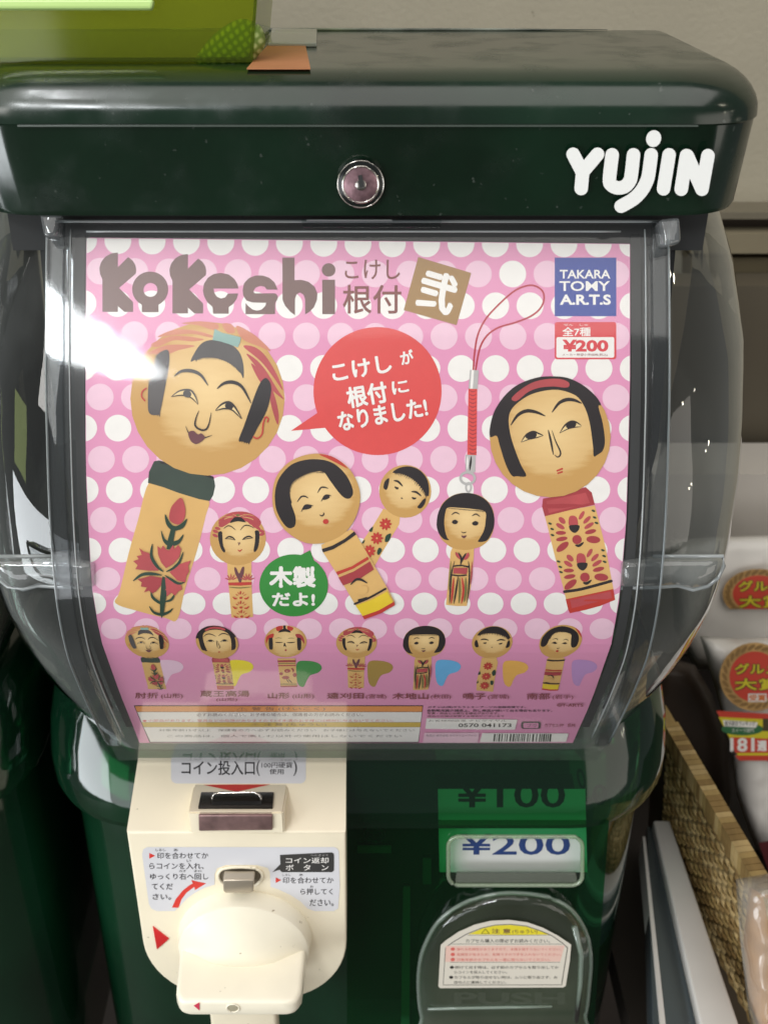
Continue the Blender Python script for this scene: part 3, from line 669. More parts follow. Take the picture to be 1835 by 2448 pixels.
def shell(root, X0):
    # lid: rounded box with a soft front shoulder
    rows = []
    for t in range(0, 9):
        a = math.pi/2*t/8
        yy = .404-.019*math.sin(a); zz = -.0695+.0145*math.cos(a)
        ins = .019*(1-math.sin(a))
        rows.append((ring_plan(.1425-ins*.75, yy, .514, .030-ins*.3, .030, e=2.3), zz))
    n = len(rows[0][0])
    rows += [(ring_plan(.1425, .3848, .514, .030, .030, e=2.3), -.0705), (ring_plan(.1418, .3853, .514, .030, .030, e=2.3), -.0712),
             (ring_plan(.1395, .3860, .514, .029, .029, e=2.3), -.1000), (ring_plan(.1388, .3866, .514, .029, .029, e=2.3), -.1018), (ring_plan(.134, .392, .51, .028, .028, e=2.3), -.1025)]
    lid = loft('lid', rows, LIDM, root, X0, close_top=True, close_bot=True, back=True)
    # dome
    rows = []
    py = 500
    pys = list(range(500, 1800, 25))+[1800, 1812]
    for p in pys:
        y, z = prof(p); w = interp(DOMEW, p)*1.047; y += .003
        rx = max(w-.104, .004)
        rows.append((ring_plan(w, y, max(.5, y+.07), rx, min(.055, rx*1.5), n=16, e=2.0), z))
    dome = loft('clear_dome', rows, CLEAR, root, X0)
    # collar
    rows = [(ring_plan(.150, .402, .72, .05, .05), -.338), (ring_plan(.155, .397, .72, .052, .052), -.349), (ring_plan(.158, .388, .72, .054, .054), -.364),
            (ring_plan(.159, .3815, .72, .055, .055), -.380), (ring_plan(.1585, .379, .72, .055, .055), -.391), (ring_plan(.157, .379, .72, .055, .055), -.3955), (ring_plan(.1555, .382, .72, .054, .054), -.3965)]
    loft('collar', rows, TINT, root, X0)
    # inner bottom tray under the dome and the opaque core of the body
    rows = [(ring_plan(.120, .412, .72, .03, .03), -.352), (ring_plan(.148, .400, .72, .05, .05), -.372), (ring_plan(.149, .3905, .72, .05, .05), -.396), (ring_plan(.1500, .3905, .72, .048, .048), -.42), (ring_plan(.1515, .3905, .72, .048, .048), -.66)]
    loft('body', rows, GREEN, root, X0, close_top=True, close_bot=True, back=True)
    return lid
root = empty('capsule_machine', (0, .46, -.66), 'dark green capsule toy machine with clear bulging window and cream coin panel, in the centre', 'vending machine', 'capsule machines side by side')
lid = shell(root, 0)
# ---- card as its own thing inside the door
card = empty('display_card', (0, .40, -.36), 'pink polka-dot display card of wooden dolls behind the clear door of the middle machine', 'display card')
base = .0002
a = Art(CARD, 0)
EL = [(579, 207), (800, 205), (1040, 205), (1160, 207), (1240, 211), (1340, 216), (1410, 221), (1490, 234), (1540, 245), (1605, 268), (1660, 288), (1700, 304), (1740, 320), (1776, 334)]
ER = [(1776, 1368), (1740, 1384), (1700, 1402), (1660, 1418), (1620, 1432), (1540, 1460), (1440, 1478), (1340, 1488), (1240, 1496), (1040, 1502), (900, 1505), (584, 1505)]
def card_l(y): return interp([(p, q) for p, q in EL], y)
def card_r(y): return interp([(p, q) for p, q in ER[::-1]], y)
out = [(209, 571), (214, 568)]+[(1505, 583)]
out = [(207, 579), (208, 571), (215, 568), (1502, 583)]+[(x, y) for y, x in ER[::-1]]+[(x, y) for y, x in EL[::-1][:-1]]
WHITE = mat('card_white', 'F1EEE9', .36, 0, .35)
a.poly(out, M['pink'])
a.build('sheet', card)
# dots, clipped to the sheet by half planes
def clip(poly, f):
    o = []
    for i in range(len(poly)):
        p, q = poly[i-1], poly[i]; fp, fq = f(*p), f(*q)
        if (fp >= 0) != (fq >= 0):
            t = fp/(fp-fq); o.append((p[0]+(q[0]-p[0])*t, p[1]+(q[1]-p[1])*t))
        if fq >= 0: o.append(q)
    return o
DY = [583, 655, 731, 804, 881, 951, 1024, 1098, 1171, 1243, 1315, 1384, 1443, 1503]
DV = [32, 32, 32, 32, 32, 32, 32, 32, 32, 31, 29.5, 28, 26.5, 25]
ad = Art(CARD, .00003)
for r, y in enumerate(DY):
    hw = .1*F/dprof(y)
    for k in range(-9, 10):
        u = .1262*(k+(.5 if r % 2 else 0)); cx = 855.5+u*hw
        cy = y-9*max(0, -u)*max(0, 1-(y-560)/500)
        P = ell(cx, cy, hw*.0495, DV[r], 0, 40)
        P = clip(P, lambda x, yy: yy-(569.5+(x-207)*.0112)); P = clip(P, lambda x, yy: x-card_l(yy)-.8) if P else P
        P = clip(P, lambda x, yy: card_r(yy)-.8-x) if len(P) > 2 else P
        if len(P) > 2:
            pk = (r % 2 == 1) and not (r == 1 and k == 4)
            if r == 12 or r == 13: pk = (r == 13)
            ad.poly(P, M['dotp'] if pk else M['white'])
# all dots share one level (they do not overlap)
it = ad.items; V = []; Fc = []; fm = []
LS = LSTEP; LSTEP = 0
ad.build('polka_dots', card)
LSTEP = LS
# balloon swatches and lower row of dolls
small = [('A', 'doll_picture', (351.5, 1534, 52, 39, -9.5), 'EBC6DA'), ('B', '', (518.7, 1534, 50, 39, -8), 'F0DB22'), ('Y', '', (682, 1536, 50, 50, 0), '2E8B3C'), ('D', '', (852, 1535.6, 48, 38, 1), 'A98A3E'),
         ('E', '', (1014, 1533.6, 50, 38.5, 3), '68B4E6'), ('F', '', (1175, 1535.6, 49, 39, 5), 'EDB455'), ('G', '', (1339.5, 1533.6, 50, 39, 10), 'BE92C8')]
lab_s = ['small doll picture with green collar and blossom, left end of the lower row', 'small doll picture with black hair band, yellow swatch beside it', 'small doll picture with red hair flowers, green swatch beside it',
         'small doll picture with red petal headdress, ochre swatch beside it', 'small bobbed doll picture in striped kimono, blue swatch beside it', 'small doll picture with short fringe, orange swatch beside it', 'small doll picture with yellow foot, lilac swatch beside it']
for i, (kd, _, tg, col) in enumerate(small):
    s = Art(CARD, .00005); cx, cy = tg[0], tg[1]
    q = catmull([(cx+30, cy+46), (cx+58, cy+44), (cx+80, cy+50), (cx+87, cy+61), (cx+78, cy+72), (cx+60, cy+78), (cx+52, cy+89), (cx+43, cy+106), (cx+30, cy+98), (cx+26, cy+70)], 5)
    s.poly(q, ink('swatch_%s' % ['pink', 'yellow', 'green', 'ochre', 'blue', 'orange', 'lilac'][i], col))
    s.build('colour_swatch', card)
    put_doll(kd, 'doll_picture', card, .00008, tg)['label'] = lab_s[i]
for kd, b0, lb in (('A', .00008, 'large leaning doll picture with smiling face and red blossom'), ('D', .00008, 'thin doll picture with red petal headdress beside the green balloon'), ('F', .00008, 'small tilted doll picture behind the middle doll'),
                   ('G', .00045, 'tilted doll picture with thick black hair and yellow foot'), ('E', .00012, 'bobbed doll picture hanging from the red strap'), ('B', .00008, 'large doll picture with red hair band on the right')):
    put_doll(kd, 'doll_picture', card, b0)['label'] = lb
# title lettering
t = Art(CARD, .00007); C = crop(220, 590, 2.763)
for dx, dy in ((0, 0), (462, 10)):
    t.poly([C(x+dx, y+dy) for x, y in pr([172, 38, 172, 135, 240, 68, 270, 92, 287, 120, 293, 150, 290, 178, 180, 272, 272, 365, 272, 430, 215, 430, 172, 392, 172, 430, 70, 430, 70, 215, 54, 180, 50, 140, 62, 100, 90, 65, 130, 44])], M['brn'])
t.poly([C(*p) for p in ell(385, 280, 119, 116)], M['brn'], [[C(*p) for p in ell(387, 285, 46, 46)[::-1]]])
t.poly([C(*p) for p in pr([330, 372, 440, 372, 440, 432, 330, 432])], M['brn'])
t.poly([C(*p) for p in pr([968, 276, 803, 276, 808, 305, 825, 330, 852, 342, 880, 335, 897, 310, 966, 308, 955, 345, 930, 380, 903, 398, 903, 442, 800, 442, 797, 398, 760, 365, 740, 325, 733, 290, 740, 245, 765, 205, 805, 180, 850, 173, 900, 182, 940, 212, 960, 245])], M['brn'])
t.poly([C(*p) for p in pr([1226, 283, 1155, 283, 1140, 265, 1112, 258, 1080, 270, 1065, 295, 1075, 308, 1210, 308, 1226, 325, 1226, 345, 1210, 370, 1208, 445, 1014, 445, 1014, 372, 1035, 395, 1060, 415, 1090, 422, 1120, 415, 1145, 390, 1150, 370, 1060, 368, 1020, 355, 998, 320, 995, 285, 1005, 240, 1035, 208, 1080, 190, 1125, 190, 1170, 205, 1205, 235])], M['brn'])
t.poly([C(*p) for p in pr([1257, 72, 1337, 72, 1337, 222, 1380, 218, 1430, 232, 1470, 265, 1488, 310, 1485, 350, 1465, 400, 1435, 430, 1407, 447, 1407, 345, 1395, 315, 1372, 302, 1350, 315, 1340, 345, 1340, 452, 1310, 430, 1275, 390, 1258, 350])], M['brn'])
t.poly([C(*p) for p in ell(1562, 153, 45, 44)], M['brn']); t.poly([C(*p) for p in pr([1520, 218, 1604, 218, 1604, 445, 1520, 445])], M['brn'])
t.build('title_lettering', card)
t = Art(CARD, .00007)
t.text('こけし', 824, 621, 956, 668, M['brn2'], .008)
t.text('根付', 819, 681, 959, 750, M['brn2'], .012)
C = crop(700, 540, 2.59)
t.build('subtitle_lettering', card)
t = Art(CARD, .00007)
t.poly([C(*p) for p in pr([775, 193, 1103, 292, 1012, 615, 685, 522])], M['gold'])
t.text('弐', *C(778, 282), *C(1012, 536), M['white'], .035, rot=16.5)
t.build('gold_square', card)
# red balloon
t = Art(CARD, .00007)
P = [p for p in ell(902, 935, 153, 153, 0, 72)]
P = [p for p in P if not (p[0] < 790 and 988 < p[1] < 1021)]
i0 = min(range(len(P)), key=lambda i: math.hypot(P[i][0]-758, P[i][1]-988))
P2 = []
done = False
for p in P:
    P2.append(p)
for i in range(len(P2)):
    q = P2[(i+1) % len(P2)]
    if P2[i][1] > 1015 and q[1] < 992 and P2[i][0] < 800 and not done:
        P2.insert(i+1, (695, 1030)); done = True; break
t.poly(P2, M['balr'])
t.build('speech_balloon', card)['label'] = 'red speech balloon with white lettering'
t = Art(CARD, .00016)
t.text('こけし', 792, 858, 936, 902, M['white'], .03, rot=-10); t.text('が', 956, 837, 988, 871, M['white'], .03, rot=-10)
t.text('根付', 828, 918, 926, 970, M['white'], .03, rot=-10); t.text('に', 936, 909, 976, 941, M['white'], .03, rot=-10)
t.text('なりました!', 806, 967, 1022, 1014, M['white'], .03, rot=-10)
t.build('balloon_lettering', card)
t = Art(CARD, .00016)
P = ell(702, 1399, 82, 74, 0, 60)
P = [p for p in P if not (726 < p[0] < 750 and p[1] < 1380)]
i = max(range(len(P)), key=lambda i: 0 if not (P[i][0] <= 727 and P[i][1] < 1380) else P[i][0])
P.insert(i+1, (741, 1315))
t.poly(P, M['balg'])
t.text('木製', 643, 1353, 755, 1405, M['white'], .045); t.text('だよ!', 650, 1416, 753, 1449, M['white'], .045)
t.build('speech_balloon', card)['label'] = 'green speech balloon with white lettering'
# maker's logo and price box
t = Art(CARD, .00007); t.poly([(1325, 616), (1472, 616), (1472, 756), (1325, 756)], M['blue'])
t.text('TAKARA', 1337, 645, 1458, 666, M['white'], .022); t.text('TOMY', 1336, 672, 1457, 696, M['white'], .018); t.text('A.R.T.S', 1337, 704, 1459, 729, M['white'], .035)
t.build('maker_logo', card)
t = Art(CARD, .00007); t.poly(rrect(1325, 770, 1472, 859, 6), M['prc']); t.poly(rrect(1329, 806, 1467, 855, 4), M['white'])
t.text('全7種', 1343, 782, 1411, 804, M['white'], .02); t.text('¥200', 1343, 812, 1453, 841, M['prc'], .04); t.text('メーカー希望小売価格(税込)', 1343, 845, 1451, 852, M['gbrown'])
t.text('ぜん　しゅ', 1346, 774, 1404, 779, M['white'])
t.build('price_box', card)
# strap picture
t = Art(CARD, .00007); C = crop(700, 540, 2.59)
t.poly([C(*p) for p in stroke_poly(pr([1116, 890, 1122, 800, 1142, 680, 1190, 580, 1270, 490, 1360, 410, 1430, 375, 1490, 370, 1540, 400, 1553, 450, 1530, 510, 1470, 560, 1370, 600, 1270, 630, 1200, 680, 1155, 760, 1130, 890]), 11, False)], ink('strap', 'B5303F'))
t.poly([C(*p) for p in pr([1085, 1005, 1140, 1005, 1135, 1420, 1078, 1420])], M['balr'])
for i in range(17):
    y = 1015+i*24; t.poly([C(*p) for p in stroke_poly([(1088, y), (1112, y+12), (1136, y+2)], 7)], M['dred'])
t.poly([C(*p) for p in pr([1095, 892, 1148, 895, 1142, 1010, 1086, 1008])], M['silver']); t.poly([C(*p) for p in pr([1104, 893, 1120, 893, 1112, 1008, 1096, 1008])], M['white'])
t.poly([(1112, 1087), (1136, 1088), (1135, 1128), (1121, 1134), (1112, 1124)], M['silver']); t.poly(stroke_poly([(1126, 1090), (1122, 1125)], 5), M['blk']); t.poly(stroke_poly([(1117, 1090), (1116, 1122)], 4), M['white'])
t.poly(ell(1117, 1143, 20, 17), M['silver'], [ell(1117, 1143, 14, 11)[::-1]]); t.poly(ell(1119, 1165, 8, 13), M['silver'], [ell(1119, 1165, 4, 8)[::-1]])
t.build('strap_picture', card)
# names
t = Art(CARD, .00016)
for s, x0, y0, x1, y1 in (('肘折', 323, 1655, 379, 1669), ('(山形)', 385, 1657, 437, 1670), ('蔵王高湯', 479, 1650, 596, 1665), ('(山形)', 517, 1667, 567, 1676), ('山形', 640, 1655, 692, 1669), ('(山形)', 699, 1657, 750, 1670),
                          ('遠刈田', 781, 1655, 869, 1669), ('(宮城)', 874, 1658, 923, 1670), ('木地山', 937, 1655, 1023, 1670), ('(秋田)', 1029, 1658, 1077, 1670), ('鳴子', 1106, 1655, 1160, 1670), ('(宮城)', 1165, 1658, 1216, 1670),
                          ('南部', 1258, 1655, 1313, 1670), ('(岩手)', 1319, 1658, 1369, 1670), ('©T-ARTS', 1330, 1679, 1393, 1687)):
    t.text(s, x0, y0, x1, y1, M['gbrown'], .02 if s[0] != '(' else .008)
t.build('name_lettering', card)
t = Art(CARD, .00007)
t.poly([(320, 1686), (1011, 1686), (1000, 1775), (358, 1775)], M['blk']); t.poly([(323, 1688), (1009, 1688), (1008, 1701), (328, 1701)], M['orange'])
t.poly([(328.5, 1702), (1008, 1702), (1005, 1726), (339, 1726)], M['white']); t.poly([(339, 1726.5), (1005, 1726.5), (1004, 1737.5), (344, 1737.5)], M['gyel']); t.poly([(344, 1738), (1004, 1738), (999, 1773), (360, 1773)], M['white'])
t.text('⚠ 警 告 (けいこく)', 566, 1690, 777, 1699, M['brn']); t.text('必ずお読みください。お子様の場合は、保護者の方がお読みください。', 470, 1704, 868, 1712, M['brn'])
t.poly(ell(346, 1723, 5, 2.4), M['prc']); t.text('小部品があります。窒息などの危険がありますので3才未満のお子様には絶対に与えないでください。', 354, 1719, 940, 1725, M['prc'])
t.text('⚠ 注 意 (ちゅうい)', 600, 1728, 780, 1736, M['brn']); t.text('対象年齢15才以上　保護者の方へ必ずお読みください　お子様には与えないでください', 380, 1742, 990, 1748, M['hairg']); t.text('この商品は、個人で楽しむ以外の使用はしないでください', 400, 1756, 960, 1762, M['hairg'])
t.build('warning_box', card)
t = Art(CARD, .00016)
for s, x0, y0, x1, y1 in (('ガチャは(株)タカラトミーアーツの登録商標です。', 1022, 1687.5, 1256, 1693), ('自動販売機の構造上、同じ商品が続いて出る場合もあります。', 1021, 1695, 1319, 1701), ('写真・商品とは異なる場合があります。', 1021, 1702, 1192, 1707), ('商品の仕様は変更する場合がございます', 1021, 1709, 1205, 1713)):
    t.text(s, x0, y0, x1, y1, M['brn'] if y0 > 1700 else M['blk'], .012)
t.poly([(1019, 1716), (1236, 1719), (1230, 1743), (1016, 1741)], M['white']); t.text('お客様相談室 ナビダイヤル', 1024, 1719, 1210, 1724, M['hairg']); t.text('0570 041173', 1095, 1728, 1222, 1737, M['blk'], .02)
t.poly(rrect(1245, 1724, 1291, 1741, 4), M['hairg']); t.poly(rrect(1250, 1727, 1286, 1739, 3), M['pink']); t.text('プラ', 1258, 1729, 1282, 1737, M['hairg']); t.text('カプセル:PP　袋:PE', 1301, 1728, 1374, 1737, M['gbrown'])
t.poly([(1014, 1750), (1145, 1750), (1141, 1774), (1010, 1774)], M['dotp']); t.poly([(1152, 1751), (1358, 1752), (1352, 1772), (1146, 1773)], M['white']); x = 1180
t.text('発売元 株式会社 タカラトミーアーツ', 1018, 1754, 1138, 1760, M['hairg'])
while x < 1318:
    w = random.choice((1.6, 2.6, 4)); t.poly([(x, 1753), (x+w, 1753), (x+w-2, 1771), (x-2, 1771)], M['blk']); x += w+random.choice((2, 3, 5))
t.build('small_print', card)
# ================================================================ DOOR
def strip_on_profile(name, x0, x1, h0, h1, m, parent, p0=545, p1=1800, step=20, **k):
    b = bmesh.new(); rows = []
    py = p0
    while True:
        y, z = prof(py); n = profn(py); P = Vector((0, y, z))
        rows.append([b.verts.new(P+n*h+Vector((x, 0, 0))) for x, h in ((x0, h0), (x0, h1), (x1, h1), (x1, h0))])
        if py >= p1: break
        py = min(py+step, p1)
    for A, B in zip(rows, rows[1:]):
        for j in range(4): b.faces.new((A[j], A[(j+1) % 4], B[(j+1) % 4], B[j]))
    b.faces.new(rows[0][::-1]); b.faces.new(rows[-1])
    o = bm_obj(name, b, m, parent, **k); smooth_angle(o, 40); return o
b = bmesh.new(); rows = []
for py in list(range(535, 1800, 20))+[1797]:
    y, z = prof(py); n = profn(py); P = Vector((0, y, z))
    rows.append([b.verts.new(P+n*.0042+Vector((x, 0, 0))) for x in (-.1125, -.06, 0, .06, .1125)])
for A, B in zip(rows, rows[1:]):
    for j in range(4): b.faces.new((A[j], A[j+1], B[j+1], B[j]))
door = bm_obj('clear_door', b, DOOR, root, smooth=True)
for f in door.data.polygons:
    pass
for sx in (-1, 1):
    strip_on_profile('door_rib', sx*.1068, sx*.1128, .0035, .0062, RIB, door, p1=1752)
    tube('door_edge_bead', [Vector((sx*.1128, *(prof(p))))+profn(p)*.0055 for p in range(545, 1760, 20)], .00045, CLEAR if False else mat('edge_bead', (.28, .30, .30), .12, 0, 1), door)
    tube('door_edge_bead', [Vector((sx*.1045, *(prof(p))))+profn(p)*.0046 for p in range(560, 1755, 20)], .0003, MATS['edge_bead'], door)
    strip_on_profile('door_slot', sx*.1052, sx*.1064, .0005, .0008, DARK, door, p0=600, p1=1690)
    strip_on_profile('card_channel', sx*.1005, sx*.1040, -.0010, -.0004, DARK, door, p0=560, p1=1740)
# top rail of the door with catch
def prof_pt(px, py, h): return CARD(px, py, h)
tube('door_edge_bead', [CARD(x, 542, .005) for x in range(140, 1600, 60)], .0006, MATS['edge_bead'], door)
tube('door_edge_bead', [CARD(x, 566, .005) for x in range(215, 1510, 60)], .0004, MATS['edge_bead'], door)
prism('door_catch', [CARD(x, y, .0045) for x, y in ((722, 536), (1052, 536), (1048, 557), (726, 557))], (0, -.003, .001), RIB, root, bev=.0004)
prism('door_catch_bar', [CARD(x, y, .0085) for x, y in ((735, 548), (935, 548), (935, 552), (735, 552))], (0, -.001, .0005), MATS['edge_bead'], root, bev=.0002)
for sx, pts in ((-1, ((120, 530), (168, 530), (160, 588), (132, 590))), (1, ((1548, 552), (1597, 545), (1600, 602), (1560, 612)))):
    prism('hinge_block', [CARD(x, y, .006) for x, y in pts], (0, -.008, .004), clear('hinge_plastic', (.8, .82, .83), .12, (.6, .62, .63), .06, 1.5, 1.6), root, bev=.0015, seg=3, smooth=True)
# side handles: clear spouts reaching outwards across the dome
for sx in (-1, 1):
    X = lambda x: PCX+sx*(x-PCX) if sx > 0 else PCX-(x-PCX)
    arm = [(1478, 1335), (1560, 1330), (1640, 1330), (1727, 1330), (1729, 1352), (1715, 1382), (1690, 1402), (1655, 1410), (1620, 1400), (1560, 1404), (1480, 1406)]
    arm = [(855+sx*(x-855), y) for x, y in arm]
    o = pillow('door_handle', arm, Plane((0, .352, -.21), (0, -.95, .3)), .007, 22, clear('handle_plastic', (.82, .84, .84), .16, (.6, .62, .6), .05, 1.5, 2.2, edge=.5), root, step=12, front_only=True)
    tube('handle_edge', [Plane((0, .352, -.21), (0, -.95, .3))(x, y, .001) for x, y in arm[1:]], .0008, MATS['edge_bead'], root)
# interior: dark hopper behind the card
prism('hopper', [Vector((x, .455, z)) for x, z in ((-.117, -.11), (.117, -.11), (.112, -.35), (-.112, -.35))], (0, .05, 0), DARK, root, bev=.004)
def backing(r, X0): return prism('card_backing', [Vector((x+X0, y, z)) for x, y, z in ((-.123, .420, -.103), (.123, .420, -.103), (.123, .40, -.20), (.119, .41, -.28), (.108, .42, -.35), (-.108, .42, -.35), (-.119, .41, -.28), (-.123, .40, -.20))], (0, .26, 0), DARK, r)
backing(root, 0)
prism('top_rail', [Vector((x, .399, z)) for x, z in ((-.128, -.1025), (.128, -.1025), (.128, -.118), (-.128, -.118))], (0, .01, 0), DARK, root)
# ================================================================ LID DETAILS
LF = Plane((0, .3855, -.085), (0, -1, .025))
t = Art(Plane((0, .3846, -.085), (0, -1, .0)), .0004)
C = crop(1340, 300, 4.145); LW = mat('logo_white', 'EDEDEA', .3, 0, .5)
for p in (pr([120, 285, 215, 470]), pr([362, 285, 215, 460]), pr([215, 455, 200, 625]), pr([507, 290, 480, 530, 500, 590, 560, 618, 630, 605, 680, 550, 697, 480, 718, 290]), pr([893, 290, 868, 480, 845, 560, 795, 650, 715, 730, 595, 800]),
          pr([1070, 290, 1015, 628]), pr([1242, 298, 1190, 632]), pr([1250, 300, 1395, 632]), pr([1455, 298, 1395, 632])):
    t.poly([C(*q) for q in stroke_poly(p, 134, False)], LW)
t.poly([C(*q) for q in ell(917, 130, 74, 84, 15)], LW)
t.build('logo_lettering', lid)
def disc(name, c, r, y0, y1, m, parent, bev=0, n=48, seg=2):
    pts = [Vector((c.x+r*math.cos(2*math.pi*i/n), y0, c.z+r*math.sin(2*math.pi*i/n))) for i in range(n)]
    return prism(name, pts, (0, y1-y0, 0), m, parent, bev=bev, seg=seg, smooth=True)
lc = PY(862, 441, .384)
ring = disc('lock_ring', lc, .0082, .3875, .3840, mat('black_rim', (.01, .012, .011), .15, 0, .6), lid, .0006)
tube('ring_edge', [Vector((lc.x+.0080*math.cos(a*math.pi/20), .3841, lc.z+.0080*math.sin(a*math.pi/20))) for a in range(40)], .00022, CHROME, ring, closed=True)
lf = disc('lock_face', lc, .0062, .3850, .3834, mat('lock_metal', '9A7A80', .32, .8, .5, var=.35, scale=400, bump=.1), lid, .0005)
tube('lock_rim', [Vector((lc.x+.0062*math.cos(a*math.pi/20), .3836, lc.z+.0062*math.sin(a*math.pi/20))) for a in range(40)], .0004, CHROME, lf, closed=True)
disc('lock_core', lc, .0019, .3836, .3831, CHROME, lf, .0002)
kh = [PY(x, y, .3830) for x, y in ((855, 420), (865, 418), (870, 446), (860, 449))]
prism('keyhole', kh, (0, -.0001, 0), DARK, lf)
tube('lid_back_highlight', [Vector((x, .5125, -.0546)) for x in (-.13, -.06, 0, .06, .108)], [.0002, .0007, .0007, .0006, .0001], mat('edge_highlight_grey', '6E7268', .3, var=.5, scale=60), lid)  # pale grey tube stands in for the highlight along the back edge
prism('lid_seam', [Vector((x, .3838, z)) for x, z in ((-.115, -.0706), (.115, -.0706), (.115, -.0711), (-.115, -.0711))], (0, .002, 0), mat('seam_edge', '4A524C', .2), lid)
# worn clear label holder and orange tag lying on the lid
zt = -.0548
prism('lid_label_holder', [PZ(x, y, zt) for x, y in ((640, 112), (757, 112), (758, 78), (650, 76))], (0, 0, .0015), clear('label_holder', (.8, .82, .82), .35, (.75, .75, .75), .1, 1.5, 1.2), bev=.0004,
      label='small clear plastic label holder lying flat on the lid beside the green box', cat='label holder')
prism('orange_tag', [PZ(x, y, zt-.0001) for x, y in ((590, 166), (742, 166), (730, 110), (640, 110))], (0, 0, .0004), mat('orange_paper', 'AE744E', .6, 0, .3, var=.06, scale=60),
      label='orange paper tag on the lid right of the yellow-green box', cat='price tag')
# ================================================================ COIN PANEL
A_ = PY(PCX, 1800, .3927); B_ = PY(PCX, 1990, .3536)
XL, XR = -.1045, -.0055
SL = Plane(A_, Vector((0, -(A_.z-B_.z), (A_.y-B_.y))))
FP = Plane(B_, (0, -1, 0))
panel = bpy.data.objects.new('coin_panel', None); panel.location = Vector((-.055, .37, -.43+H)); link(panel, root)
bpy.data.objects.remove(panel)
# plate outline in X,Z
def plate_outline():
    o = [(XR, B_.z)]
    zb, R, zc = -.489, .030, -.459
    o.append((XR, -.446))
    for i in range(1, 13):
        a = math.pi/2*i/12; o.append((XR-.0355*(1-math.cos(a)), -.446-.043*math.sin(a)))
    o.append((-.066, -.489))
    for i in range(1, 13):
        a = math.pi/2*(1-i/12); o.append((XL+.0375*(1-math.cos(a)), -.446-.043*math.sin(a)))
    o.append((XL, B_.z))
    return o
po = plate_outline()
b = bmesh.new()
fr = [b.verts.new((x, .3536, z)) for x, z in po]; bk = [b.verts.new((x, .392, z)) for x, z in po]
b.faces.new(fr)
n = len(po)
for i in range(n-1): b.faces.new((fr[i], bk[i], bk[i+1], fr[i+1]))
tl = b.verts.new((XL, A_.y+.01, A_.z+.003)); tr_ = b.verts.new((XR, A_.y+.01, A_.z+.003))
b.faces.new((fr[-1], fr[0], tr_, tl)); b.faces.new((fr[-1], tl, bk[-1])); b.faces.new((fr[0], bk[0], tr_)); b.faces.new((tl, tr_, bk[0], bk[-1])); b.faces.new(bk[::-1])
bmesh.ops.recalc_face_normals(b, faces=b.faces)
es = [e for e in b.edges if all(abs(v.co.y-.3536) < 1e-6 for v in e.verts)]
bmesh.ops.bevel(b, geom=es, offset=.0011, segments=3, affect='EDGES', profile=.5)
panel = bm_obj('coin_panel', b, CREAM, root); smooth_angle(panel, 30)
# slot housing wedge
ft = PY(565, 1942, .3525)
def onS(px, py): return SL(px, py, .0)
hb = [onS(463, 1876), onS(688, 1876)]; hb[1].y = hb[0].y; hb[1].z = hb[0].z
Ls, Rs = PY(450, 1942, .3523), PY(677, 1942, .3523)
Lb, Rb = PY(455, 1990, .3523), PY(680, 1990, .3523)
b = bmesh.new()
V = [b.verts.new(p) for p in (hb[0], hb[1], Rs, Ls, Lb, Rb, hb[0]-Vector((0, 0, .012)), hb[1]-Vector((0, 0, .012)))]
Lb2 = V[4]; Rb2 = V[5]
for f in ((0, 1, 2, 3), (3, 2, 5, 4), (0, 3, 4, 6), (1, 7, 5, 2), (0, 6, 7, 1), (4, 5, 7, 6)): b.faces.new([V[i] for i in f])
bmesh.ops.recalc_face_normals(b, faces=b.faces)
bmesh.ops.bevel(b, geom=[e for e in b.edges if V[2] in e.verts or V[3] in e.verts], offset=.0007, segments=2, affect='EDGES')
slot = bm_obj('slot_housing', b, CREAM, panel); smooth_angle(slot, 30)
tp = Plane(Ls, (hb[0]-Ls).cross(Rs-Ls)); 
if tp.n.z < 0: tp.n = -tp.n
def solid_px(name, pts, surf, h0, h1, m, parent, bev=0, seg=2, **k):
    P0 = [surf(x, y, h0) for x, y in pts]
    o = prism(name, P0, surf.n*(h1-h0), m, parent, bev=bev, seg=seg, **k); smooth_angle(o, 35); return o
BLKM = mat('dark_plated_metal', '37332F', .25, .6, .5, var=.2, scale=80)
solid_px('slot_top_plate', [(481, 1903), (655, 1903), (652, 1939), (474, 1939)], tp, -.001, .0012, BLKM, slot, .0004)
sf = Plane((0, .3523, -.36), (0, -1, 0))
solid_px('slot_front_plate', [(476, 1941), (652, 1941), (652, 1976), (477, 1978)], sf, -.001, .0014, MAUVE, slot, .0006, 3)
solid_px('coin_slot', [(507, 1916), (625, 1916), (625, 1924), (506, 1924)], tp, .0013, .0015, mat('slot_black', (.004, .004, .004), .6), slot)
yoke = [tp(x, y, h) for x, y, h in ((508, 1915, .0015), (508, 1905, .003), (513, 1898, .0045), (526, 1895, .005), (606, 1895, .005), (618, 1898, .0045), (623, 1905, .003), (624, 1915, .0015))]
tube('slot_guard', yoke, .0006, CHROME, slot)
